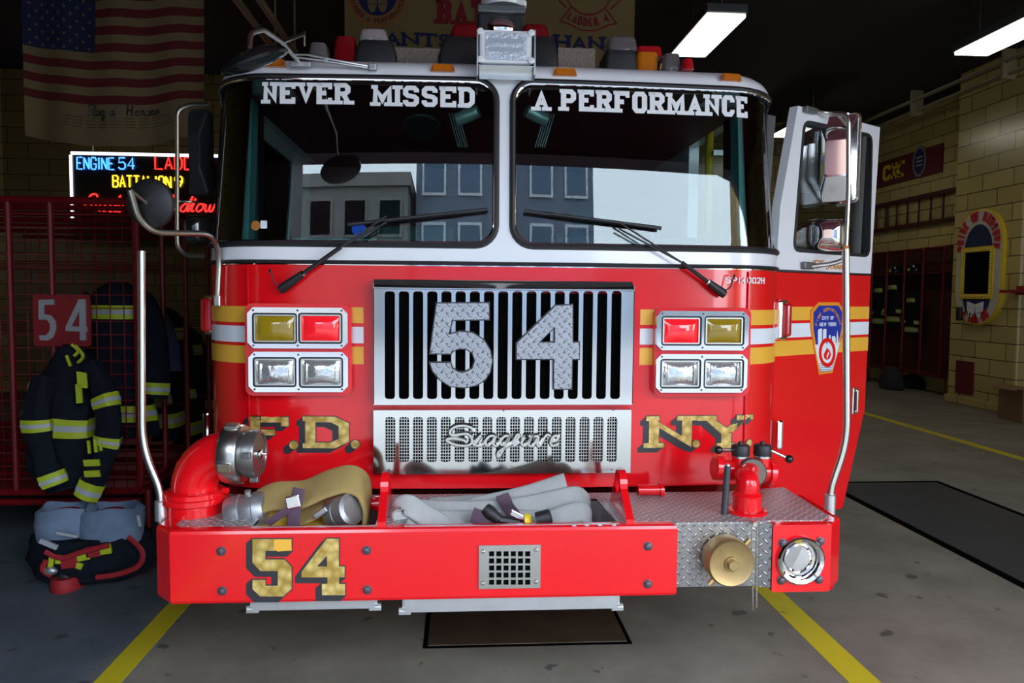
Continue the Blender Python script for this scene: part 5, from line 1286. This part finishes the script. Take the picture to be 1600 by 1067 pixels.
for (uc, v, lab) in ((97, 912, 'red-soled rubber boot poking out nearest the street'), (196, 893, 'red-soled rubber boot at the end of the pants next to the bumper')):
    p = atz(uc, v+(12 if uc < 150 else 8)); b = thing('rubber_boot', lab, 'boot', (p.x, p.y, 0)); m = MB().m(REDCL)
    R = []
    for k_, z in ((1, 0), (1.03, .012), (1.02, .055), (.93, .068)): R.append([V((p.x+.075*k_*cos(2*pi*j/18)*(1.0), p.y+.07+.11*k_*sin(2*pi*j/18), z)) for j in range(18)])
    m.loft(R); m.build('sole', None, b)
    c = q(108 if uc < 150 else 178, 800); m = MB().m(BLACK); R = []
    for f in range(6): f /= 5; R.append([V(((p.x*(1-f)+c.x*f)+.065*cos(2*pi*j/18), (p.y+.08)*(1-f)+(py_-.02)*f+.075*sin(2*pi*j/18), .06+(c.z+.0-.06)*f)) for j in range(18)])
    m.loft(R); m.m(REDCL).lathe([(.07, -.01), (.078, 0), (.06, .02), (0, .02)], V((c.x, py_-.02, c.z)), (0, 0, 1), 18); m.build('boot_shaft', None, b)

# ---- red gear cage by the bumper
cy_ = 1.42
t = thing('gear_cage', 'red wire-mesh gear cage on the blue floor side, running back along the truck', 'locker cage', (-2.8, 1.42, 0))
Bx = aty(215, 500, cy_).x; zt_c = aty(150, 314, cy_).z; zb_c = aty(100, 768, cy_).z
m = MB().m(CAGE)
m.tube(fillet([(-4.35, cy_, zt_c), (Bx, cy_, zt_c), (Bx, cy_, zb_c), (-4.35, cy_, zb_c)], .07, 6), .022, 10); m.tube([(-4.35, cy_, zb_c-.06), (Bx, cy_, zb_c-.06)], .02, 8)
for u in (18, 83): p = aty(u, 500, cy_); m.tube([(p.x, cy_, zb_c), (p.x, cy_, zt_c)], .018, 8)
m.tube([(Bx+.02, cy_+.05, zb_c), (Bx+.02, cy_+.05, .0)], .02, 8); m.tube([(-4.2, cy_+.05, zb_c), (-4.2, cy_+.05, .0)], .02, 8)
m.tube([(Bx, cy_, zt_c), (Bx, 5.2, zt_c)], .02, 8); m.tube([(Bx, cy_, zb_c), (Bx, 5.2, zb_c)], .02, 8); m.tube([(-4.35, 5.2, zb_c), (Bx, 5.2, zb_c)], .02, 8); m.tube([(Bx, 5.2, 0), (Bx, 5.2, zt_c)], .02, 8)
m.build('cage_frame', None, t)
m = MB().m(CAGE); x = Bx-.076
while x > -4.3: m.tube([(x, cy_, zb_c), (x, cy_, zt_c)], .0032, 5); x -= .0765
z = zb_c+.0765
while z < zt_c: m.tube([(-4.3, cy_, z), (Bx, cy_, z)], .0032, 5); z += .0765
m.build('cage_mesh', None, t)
for i, y in enumerate((1.80, 2.2, 2.65, 3.15, 3.7, 4.4)):
    m = MB().m(CAGE).tube(fillet([(-4.3, y, zt_c), (Bx, y, zt_c), (Bx, y, zb_c+.02), (-4.3, y, zb_c+.02)], .07, 5), .017, 8)
    for z in (zb_c+.4, zb_c+.9, zb_c+1.35): m.tube([(-4.3, y, z), (Bx, y, z)], .004, 5)
    m.build('divider', None, t)
MB().m(CAGE).bb(-4.3, Bx-.02, 1.46, 5.18, zb_c-.03, zb_c-.005).build('cage_floor', None, t)
# 54 sign on the cage
p0 = aty(52, 541, 1.38); p1 = aty(140, 461, 1.38)
t = thing('number_sign', 'red sign plate with pale numerals 54 fixed to the wire cage', 'sign', ((p0.x+p1.x)/2, 1.38, p0.z))
MB().m(mat('sign_red', (.20, .008, .012), .5, 0, .1, 5)).sheet(planey(1.385), rrect(p0.x, p1.x, p0.z, p1.z, .02), (), -.012, 0).build('sign_plate', None, t)
XS = lambda u: u/2.133; YS = lambda v: 430+v/2.133
f5 = [(128, 82), (178, 80), (180, 98), (146, 99), (146, 130), (168, 133), (184, 152), (186, 180), (176, 208), (158, 218), (132, 216), (130, 200), (154, 200), (166, 184), (166, 162), (156, 148), (128, 148)]
f4 = [(262, 80), (284, 80), (286, 172), (290, 172), (290, 188), (286, 188), (286, 217), (266, 217), (266, 188), (218, 186), (218, 172)]; f4h = [(264, 118), (264, 171), (238, 170)]
for P, h in ((f5, []), (f4, [f4h])):
    g_ = lambda L: [(aty(XS(u), YS(v), 1.375).x, aty(XS(u), YS(v), 1.375).z) for u, v in L]
    MB().m(LETDIM).sheet(planey(1.375), g_(P), [g_(k) for k in h], -.011, 0).build('numeral', None, t)
# gear inside the cage: dark coats with bands
base = thing('turnout_coat', 'navy coat with two lime bands inside the cage, just past the 54 sign', 'coat', (0, 0, 0), 'coats inside the left cage')
def shelf_coat(root):
    P = crom([(0, 0, .98), (0, 0, .9), (0, 0, .7), (0, 0, .45), (0, 0, .2), (0, 0, 0)], 3); r_ = [v.x for v in crom([V((r, 0, 0)) for r in (.04, .16, .2, .21, .2, .21)], 3)]
    rg = limb(None, P, r_, .55, .01, 20, 11); MB().m(COAT).loft(rg).build('coat_body', None, root)
    for a, b in ((.28, .36), (.80, .89)): stripe_on(rg, a*(len(rg)-1), b*(len(rg)-1), root)
    for sg in (-1, 1):
        SP = crom([(sg*.14, 0, .88), (sg*.23, -.03, .7), (sg*.25, -.05, .45), (sg*.24, -.07, .25)], 3); sgr = limb(None, SP, [.07]*len(SP), .85, .005, 12, 5+sg)
        s_ = MB().m(COAT).loft(sgr).build('sleeve', None, root); stripe_on(sgr, .82*(len(sgr)-1), .95*(len(sgr)-1), s_)
PLOC[base.name] = V((0, 0, 0)); shelf_coat(base)
def hang(o, x, y, ztop, s=1.): o.location = (x, y, ztop-.98*s); o.scale = (s, s, s)
GL_ = 'coats inside the left cage'
p = aty(188, 500, 1.62); hang(base, p.x, 1.60, 1.62, .95)
for (u, v, y, rz, lab) in ((262, 470, 2.42, 80, 'navy coat hanging in the second cage bay behind the curved red post'), (292, 500, 2.95, 75, 'navy coat hanging in a deeper cage bay beside the truck corner')):
    p = aty(u, v, y); o = dup(base, (min(p.x, Bx-.10), y, p.z-.98), lab, rad(rz), GL_, (.72, .8, .95))
o = MB().m(mat('pale_wood', (.30, .26, .16), .6, 0, .2, 8)).box(aty(158, 530, 1.56), (.035, .03, .50), Matrix.Rotation(rad(16), 3, 'Y'), .004).build('tool_handle')
o['label'] = 'pale wooden tool handle leaning inside the cage beside the 54 sign'; o['category'] = 'tool handle'
m = MB().m(mat('blue_cloth', (.05, .065, .12), .9, 0, .3, 15)); R = []
p = aty(246, 480, 2.05)
for f, r in ((0, .03), (.2, .06), (.6, .08), (1, .05)): R.append([p+V((.0+r*cos(2*pi*k/14)+.10*f, r*sin(2*pi*k/14), -.42*f)) for k in range(14)])
o = m.loft(R).build('work_shirt'); o['label'] = 'dull blue work shirt draped in the cage beside the red curved post'; o['category'] = 'shirt'

# ---- neon sign
sy_ = 8.6
N = lambda u, v, y=sy_: aty(u, v, y)
a = N(113, 352); b = N(113, 239); wS = 2.55
t = thing('neon_sign', 'black neon sign reading ENGINE 54 in blue and BATTALION 9 in yellow', 'neon sign', (a.x+wS/2, sy_, a.z))
MB().m(BLKG).bb(a.x, a.x+wS, sy_+.02, sy_+.08, a.z-.25, b.z).build('back_panel', None, t)
m = MB().m(NEW_).tube([(a.x+.01, sy_, b.z), (a.x+wS, sy_, b.z)], .022, 8); m.tube([(a.x, sy_, a.z+.05), (a.x, sy_, b.z-.03)], .02, 8); m.build('border_tube', None, t)
def neon(txt, u0, u1, v0, v1, mm_, asp=None):
    p = N(u0, v1); q_ = N(u1, v0); h = q_.z-p.z; ls, w = text_lines(txt, h, .6, .24); k = (q_.x-p.x)/w; m = MB().m(mm_)
    for l in ls: m.tube([(p.x+x*k, sy_-.01, p.z+z) for x, z in l], .012, 6)
    m.build('neon_lettering', None, t)
neon('ENGINE', 121, 178, 247, 264, NEB); neon('54', 186, 210, 247, 264, NEB); neon('LADDER', 243, 330, 247, 264, NER); neon('BATTALION', 177, 267, 276, 292, NEY); neon('9', 274, 285, 276, 292, NEY)
for txt, u0, u1 in (('Pride of', 128, 232), ('Midtown', 250, 350)):
    p = N(u0, 330); q_ = N(u1, 306); m = MB().m(NER)
    for l in script_lines(txt, p.x, q_.x, p.z, (q_.z-p.z)): m.tube([(x, sy_-.01, z) for x, z in l], .012, 6)
    m.build('neon_lettering', None, t)
m = MB().m(GREYM)
for x in (a.x+.3, a.x+wS-.3): m.tube([(x, sy_+.05, b.z), (x, sy_+.05, 4.95)], .01, 6)
m.build('hanger', None, t)

# ---- flag
fy = 3.0
f0 = aty(36, 60, fy); f1 = aty(318, 60, fy); Wf = f1.x-f0.x; zt_f = aty(100, -22, fy).z; sh_ = .0625
def FLG(u, v, d=0.):
    """u 0..1 across, v metres down"""
    t_ = v/1.1
    sag = .085*sin(pi*min(1, u*1.15))*(.4+.6*t_)
    return V((f0.x+Wf*u-.03*t_*(1-u), fy+.035*sin(u*9+t_*1.5)*(.3+t_)+.02*sin(u*21)-d, zt_f-v-sag))
t = thing('flag', 'large striped flag hanging below the ceiling above the neon sign', 'flag', (f0.x+Wf/2, fy, zt_f-1.1))
m = MB(); nu, H = 40, 13*sh_
def strip_f(m, mm_, u0, u1, v0, v1, d=0.):
    m.m(mm_); n = max(2, int((u1-u0)*nu)); k = max(1, int((v1-v0)/.06)); m.loft([[FLG(u0+(u1-u0)*i/n, v0+(v1-v0)*j/k, d) for i in range(n+1)] for j in range(k+1)], False, False)
for i in range(13): strip_f(m, FLAGR if i % 2 == 0 else FLAGW, 0 if i > 6 else .40, 1, i*sh_, (i+1)*sh_)
strip_f(m, FLAGW, 0, 1, H, H+.30); m.build('flag_cloth', None, t)
m = MB(); strip_f(m, FLAGB, 0, .40, 0, 7*sh_); m.m(FLAGW)
for r in range(9):
    for c in range(6 if r % 2 == 0 else 5):
        u = .40*(c+.5+(0 if r % 2 == 0 else .5))/6; v = 7*sh_*(r+.5)/9; pts = []
        for k in range(10): rr_ = .013 if k % 2 == 0 else .0055; pts.append((u+rr_*sin(k*pi/5)/Wf, v-rr_*cos(k*pi/5)))
        m.prism(pts, FLG, .002, .005); m.m(FLAGW)
m.build('star_field', None, t)
m = MB().m(SHADOW)
for l in script_lines('Flag of Heroes', .36, .74, 0, .075, .0): m.tube([FLG(x, H+.082-z, .004) for x, z in l], .005, 5)
for k in range(4):
    for j in range(9): m.tube([FLG(.22+j*.068, H+.10+k*.022, .003), FLG(.22+j*.068+.05, H+.10+k*.022, .003)], .0018, 4)
m.build('flag_lettering', None, t)
m = MB().m(GREYM).tube([(f0.x-.08, fy, zt_f+.01), (f1.x+.08, fy, zt_f+.01)], .014, 8)
for x in (f0.x+.1, f1.x-.1): m.tube([(x, fy, zt_f+.01), (x, fy, 4.95)], .004, 5)
m.build('flag_pole', None, t)

# ---- banner above the truck
by = 4.5; K = 7.65/FPX
BP = lambda u, v: (aty(u, v, by).x, aty(u, v, by).z)
x0 = BP(538, 40)[0]; x1 = BP(991, 40)[0]; zb = BP(760, 104)[1]; ztb = 4.92
def BNF(x, z, d=0.): return V((x, by-d+.02*sin(x*5+z*2), z))
t = thing('fabric_banner', 'cream banner with red BAT lettering and a ladder crest hung above the truck roof', 'banner', ((x0+x1)/2, by, zb))
m = MB().m(CREAM); m.loft([[BNF(x0+(x1-x0)*i/40, zb+(ztb-zb)*j/6) for i in range(41)] for j in range(7)], False, False); m.build('banner_cloth', None, t)
def btxt(txt, u0, u1, v0, v1, mm_, wv=.26, wh=.2): a = BP(u0, v1); b = BP(u1, v0); MB().m(mm_).text(text_polys(txt, a[0], b[0], a[1], b[1], wv, wh, True, .1), BNF, .004, .008).build('banner_lettering', None, t)
btxt('BATT', 683, 785, 1, 37, REDPR); btxt('ANTS', 600, 712, 54, 72, NAVY, .26, .18); btxt('HAN', 866, 945, 57, 78, NAVY, .26, .18)
c = BP(590, -6); r1 = 46*K
m = MB().m(ORANG).sheet(BNF, circ(c[0], c[1], r1, 40), [circ(c[0], c[1], r1*.93, 40)], .003, .006); m.sheet(BNF, circ(c[0], c[1], r1*.68, 40), [circ(c[0], c[1], r1*.64, 40)], .003, .006)
m.m(NAVY).sheet(BNF, circ(c[0], c[1], r1*.64, 40), [], .003, .006); m.m(REDPR).text(arc_text('MISSED A PERFORMANCE', c[0], c[1], r1*.8, 185, 355, r1*.15, .22, False), BNF, .004, .008)
m.m(CREAM)
for sg in (-1, 1):    # comedy and tragedy masks
    q_ = [(c[0]+sg*.05+a*.045*(1 if True else 1), c[1]-.10+b*.06) for a, b in ((-1, .9), (1, .9), (.9, -.2), (.4, -.9), (0, -1), (-.4, -.9), (-.9, -.2))]
    m.sheet(BNF, q_, [[(c[0]+sg*.05+dx+.012*cos(k), c[1]-.08+.008*sin(k)) for k in range(6)] for dx in (-.018, .018)], .005, .009)
m.build('round_crest', None, t)
c = BP(920, -14); m = MB().m(REDPR); k_ = K
ring = lambda r, w: m.sheet(BNF, circ(c[0], c[1], r*K, 36), [circ(c[0], c[1], (r-w)*K, 36)], .003, .006)
ring(36, 2)
for sg in (-1, 1):
    P = [(sg*34, 26), (sg*58, 4), (sg*52, -22)]; m.text(strip([(c[0]+x*K, c[1]+(-y)*K) for x, y in P], .016), BNF, .003, .006)
    P = [(sg*26, 24), (sg*44, 47), (sg*30, 50), (sg*12, 58), (0, 59)]; m.text(strip([(c[0]+x*K, c[1]-y*K) for x, y in P], .014), BNF, .003, .006)
    P = [(sg*26, 24), (sg*12, 33), (0, 34)]; m.text(strip([(c[0]+x*K, c[1]-y*K) for x, y in P], .014), BNF, .003, .006)
m.text(arc_text('LADDER 4', c[0], c[1]+10*K, 56*K, 236, 304, 13*K, .2, False), BNF, .004, .008); m.build('ladder_crest', None, t)
m = MB().m(GREYM).tube([(x0, by, ztb), (x1, by, ztb)], .012, 6)
for x in (x0+.1, x1-.1): m.tube([(x, by, ztb), (x, by, 4.95)], .006, 5)
m.build('banner_pole', None, t)

# ---- pride sign on the tiled pier
px_ = 7.30; XW = lambda x: (lambda u, v, d: V((x-d, -u, v)))       # u runs to the right as seen from the truck
WP = lambda u, v, x=px_: (-atx(u, v, x).y, atx(u, v, x).z)
a = WP(1500, 415); b = WP(1572, 415); cu = (a[0]+b[0])/2; hw_ = (b[0]-a[0])/2; zt_s = WP(1538, 326)[1]; zb_s = WP(1538, 509)[1]
def stad(k=1., dz=0.):
    r = hw_*k; o = []
    for j in range(13): o.append((cu+r*cos(pi*j/12), zt_s-dz-hw_+r*1.0*sin(pi*j/12)))
    for j in range(13): o.append((cu-r*cos(pi*j/12), zb_s+dz+hw_-r*sin(pi*j/12)))
    return o
t = thing('wall_sign', 'tall oval firehouse sign with yellow bulb frame mounted on the tiled pier', 'sign', (px_-.03, -cu, zb_s))
F_ = XW(px_)
m = MB().m(YPAINT).sheet(F_, stad(1.0), [], 0., .06); m.m(mat('sign_cream', (.55, .52, .44), .5, 0, .06, 5)).sheet(F_, stad(.95), [], .05, .066)
m.build('sign_board', None, t)
zm0 = zt_s-hw_-.10; zm1 = zb_s+hw_-.06
r_ = hw_*.60
m = MB().m(mat('stained_blue_glass', (.02, .035, .10), .2, 0, .4, 9)).sheet(F_, [(cu+r_*cos(pi*j/12), zm0+r_*1.25*sin(pi*j/12)) for j in range(13)], [], .06, .072).build('arch_panel', None, t)
m = MB().m(NAVY).sheet(F_, [(cu-r_*cos(pi*j/12), zm1-r_*1.1*sin(pi*j/12)) for j in range(13)], [], .06, .072); m.build('mask_panel', None, t)
MB().m(DARK).sheet(F_, [(cu-r_, zm1), (cu+r_, zm1), (cu+r_, zm0), (cu-r_, zm0)], [], .06, .07).build('dark_panel', None, t)
m = MB().m(YPAINT).sheet(F_, [(cu-r_-.05, zm1-.04), (cu+r_+.05, zm1-.04), (cu+r_+.05, zm0+.04), (cu-r_-.05, zm0+.04)], [[(cu-r_+.02, zm1+.03), (cu+r_-.02, zm1+.03), (cu+r_-.02, zm0-.03), (cu-r_+.02, zm0-.03)]], .06, .09)
m.m(mat('bulb_glass', (.8, .66, .25), .3, 0, .1, 20))
for i in range(18):
    for uu in (cu-r_-.015, cu+r_+.015): m.ball(F_(uu, zm1+(zm0-zm1)*i/17, .092), .014, 6)
for i in range(1, 12):
    for zz in (zm0, zm1): m.ball(F_(cu-r_+2*r_*i/12, zz, .092), .014, 6)
m.build('bulb_frame', None, t)
m = MB().m(mat('sign_letters_red', (.5, .02, .03), .5, 0, .1, 5)); m.text(arc_text('PRIDE OF MIDTOWN', cu, zt_s-hw_, hw_*.79, 196, -16, .135, .24, True), F_, .06, .085); m.build('sign_lettering', None, t)
m = MB().m(MATS['sign_letters_red']).text(arc_text('4 TRK CO', cu, zb_s+hw_, hw_*.8, 228, 312, .13, .24, False), F_, .06, .085); m.build('sign_lettering', None, t)
m = MB().m(LETW)
for sg in (-1, 1):
    cx_, cz_ = cu+sg*.09, zm1-.20; q_ = [(cx_+a*.08, cz_+b*.11+sg*a*.02) for a, b in ((-1, .9), (1, .9), (.9, -.2), (.4, -.9), (0, -1), (-.4, -.9), (-.9, -.2))]
    m.sheet(F_, q_, [circ(cx_-.03, cz_+.03, .016, 8), circ(cx_+.03, cz_+.03, .016, 8), [(cx_-.035, cz_-.045), (cx_, cz_-.06+sg*.012), (cx_+.035, cz_-.045), (cx_, cz_-.035+sg*.012)]], .06, .085)
m.build('theatre_masks', None, t)
# small fittings on the pier
a = WP(1493, 613); b = WP(1523, 566); o = MB().m(mat('panel_red', (.13, .012, .016), .5, 0, .1, 5)).sheet(F_, [(a[0], a[1]), (b[0], a[1]), (b[0], b[1]), (a[0], b[1])], [], 0, .015).build('access_panel'); o['label'] = 'flat dark red panel low on the tiled pier under the oval sign'; o['category'] = 'wall panel'
p = atx(1588, 455, 7.2); m = MB().m(REDCL); m.bb(7.12, 7.30, p.y-.35, p.y+.22, p.z-.02, p.z+.02, .005); m.bb(7.27, 7.30, p.y-.1, p.y+.1, p.z-.05, p.z+.07); o = m.build('wall_shelf'); o['label'] = 'narrow red wall shelf on the pier at the right edge'; o['category'] = 'shelf'
p = atz(1590, 652); t = thing('cardboard_box', 'brown cardboard box on the floor at the foot of the pier', 'box', (7.1, p.y-.1, 0)); m = MB().m(CARD); m.bb(6.92, 7.22, p.y-.50, p.y-.05, 0, .42, .004); m.build('carton', None, t); MB().m(CARD).box((6.86, p.y-.28, .44), (.14, .44, .005), Matrix.Rotation(rad(-20), 3, 'Y')).build('flap', None, t)
a = atx(1497, 490, 7.2); o = MB().m(BLACK).box((7.24, a.y, a.z), (.10, .10, .20), None, .02).build('door_handset'); o['label'] = 'small black handset box on the edge of the pier below the oval sign'; o['category'] = 'handset'

# ---- recess wall: truck board, ladder, gear rack
wx = 7.9; F9 = XW(7.88)
W9 = lambda u, v: (-atx(u, v, 7.88).y, atx(u, v, 7.88).z)
a = W9(1472, 268); b = W9(1472, 224)
t = thing('name_board', 'maroon board with yellow letters TRUCK on the recessed tiled wall', 'sign', (7.87, 10.3, a[1]))
MB().m(MAROON).sheet(F9, [(-11.38, a[1]), (a[0], a[1]), (a[0], b[1]), (-11.38, b[1])], [], -.015, .02).build('board', None, t)
k0 = W9(1410, 276); k1 = W9(1410, 248); hK = k1[1]-k0[1]
for i, ch in enumerate('KCURT'):
    uR = k0[0]-i*.345
    if uR-.30 < -11.38: break
    MB().m(YPAINT).text(text_polys(ch, uR-.27, uR, (a[1]+b[1])/2-.145, (a[1]+b[1])/2+.145, .28, .24, True), F9, .018, .03).build('letter', None, t)
c = W9(1439, 252); m = MB().m(mat('crest_grey', (.20, .18, .20), .6, 0, .2, 20)).sheet(F9, circ(c[0], c[1], .19, 24, .27), [circ(c[0], c[1], .15, 24, .225)], .015, .035); m.m(NAVY).sheet(F9, circ(c[0], c[1], .15, 24, .225), [], .015, .03); m.m(LETDIM)
for dz in (-.07, 0, .07): m.prism([(c[0]-.09, c[1]+dz-.015), (c[0]+.09, c[1]+dz-.015), (c[0]+.09, c[1]+dz+.015), (c[0]-.09, c[1]+dz+.015)], F9, .02, .035)
m.build('oval_crest', None, t)
t = thing('wall_ladder', 'dark red ladder hung level on the recessed tiled wall', 'ladder', (7.8, 10.1, 2.85)); LR = mat('ladder_red', (.06, .008, .01), .5, 0, .15, 8)
zl0 = W9(1493, 342)[1]; zl1 = W9(1493, 297)[1]
for zz in (zl0, zl1): MB().m(LR).bb(7.80, 7.86, 8.1, 11.35, zz-.035, zz+.035, .006).build('rail', None, t)
for i in range(9): MB().m(LR).tube([(7.83, 8.45+i*.34, zl0), (7.83, 8.45+i*.34, zl1)], .018, 8).build('rung', None, t)
for y in (8.6, 10.9): MB().m(GREYM).bb(7.84, 7.92, y-.02, y+.02, zl0-.07, zl1).build('wall_bracket', None, t)
RX = 7.55; zr1 = atx(1472, 385, RX).z; zr0 = .30
t = thing('gear_rack', 'red tubular gear rack against the recessed tiled wall beyond the open door', 'gear rack', (7.7, 9.8, 0)); ys = [atx(u, 480, RX).y for u in (1472, 1440, 1411, 1384)]; ys += [ys[-1]+.5]
for y in ys+[8.15]:
    m = MB().m(CAGE).tube(fillet([(7.88, y, zr1), (RX, y, zr1), (RX, y, zr0), (7.88, y, zr0)], .06, 5), .024, 8)
    m.build('upright', None, t)
m = MB().m(CAGE).tube([(RX+.05, 8.15, zr1), (RX+.05, 11.3, zr1)], .016, 8).build('rail', None, t); m = MB().m(CAGE).tube([(RX+.05, 8.15, zr0), (RX+.05, 11.3, zr0)], .016, 8); m.tube([(RX, 8.15, 0), (RX, 8.15, zr0)], .02, 8); m.tube([(RX, ys[-1], 0), (RX, ys[-1], zr0)], .02, 8); m.build('rail', None, t)
MB().m(MAROON).bb(RX+.02, 7.88, 8.15, 11.3, zr0, zr0+.02).build('base_shelf', None, t); MB().m(MAROON).bb(RX+.05, 7.88, 8.15, 11.3, zr1-.42, zr1-.40).build('top_shelf', None, t)
MB().m(mat('rack_mesh_red', (.05, .006, .008), .6, 0, .1, 9)).bb(7.86, 7.88, 8.15, 11.3, zr0, zr1).build('back_panel', None, t)
GR_ = 'coats in the gear rack on the recessed wall'
for (u, zt, lab, s) in ((1396, 1.95, 'navy coat with lime bands in the gear rack bay beside the open door edge', .9), (1374, 1.9, 'navy coat half hidden behind the edge of the open cab door', .9), (1425, 1.7, 'dark coat with a single visible band in the middle bay of the gear rack', .8)):
    y = atx(u, 500, 7.7).y; dup(base, (7.70, y, zt-.98*s), lab, rad(-90), GR_, (s, s*.7, s))
t = thing('helmet', 'dark helmet with lime spot on the rack shelf, between the two middle uprights', 'helmet', (7.72, atx(1430, 408, 7.7).y, zr1-.40), 'helmets on the rack shelf')
p = V(t.location); m = MB().m(BLKG).lathe([(.17, .0), (.175, .02), (.12, .03), (.115, .09), (.08, .15), (0, .17)], p, (0, 0, 1), 20); m.build('shell', None, t); MB().m(LIME).ball(p+V((-.12, 0, .06)), .03, 8).build('reflector', None, t); MB().m(BLKG).box(p+V((-.12, 0, .11)), (.012, .08, .10), None, .004).build('front_shield', None, t)
dup(t, (7.72, atx(1400, 409, 7.7).y, zr1-.40), 'dark helmet with lime spot on the rack shelf, nearest the open cab door')
for (u, v, lab, mm_, sc) in ((1392, 608, 'dark lumpy gear bag on the floor before the rack, next to the door edge', mat('dark_canvas', (.02, .02, .022), .9, 0, .4, 9), (.16, .30, .20)), (1425, 606, 'low black gear bag on the floor before the middle of the rack', COAT, (.16, .30, .12))):
    p = atz(u, v); m = MB().m(mm_); R = []
    for f, k in ((0, .85), (.15, 1), (.5, .97), (.8, .7), (1, .3)): R.append([V((p.x+sc[0]*k*(1+.08*sin(3*j))*cos(2*pi*j/20), p.y+sc[1]*k*(1+.06*cos(4*j))*sin(2*pi*j/20), sc[2]*2*f)) for j in range(20)])
    o = m.loft(R).build('gear_bag'); o['label'] = lab; o['category'] = 'bag'
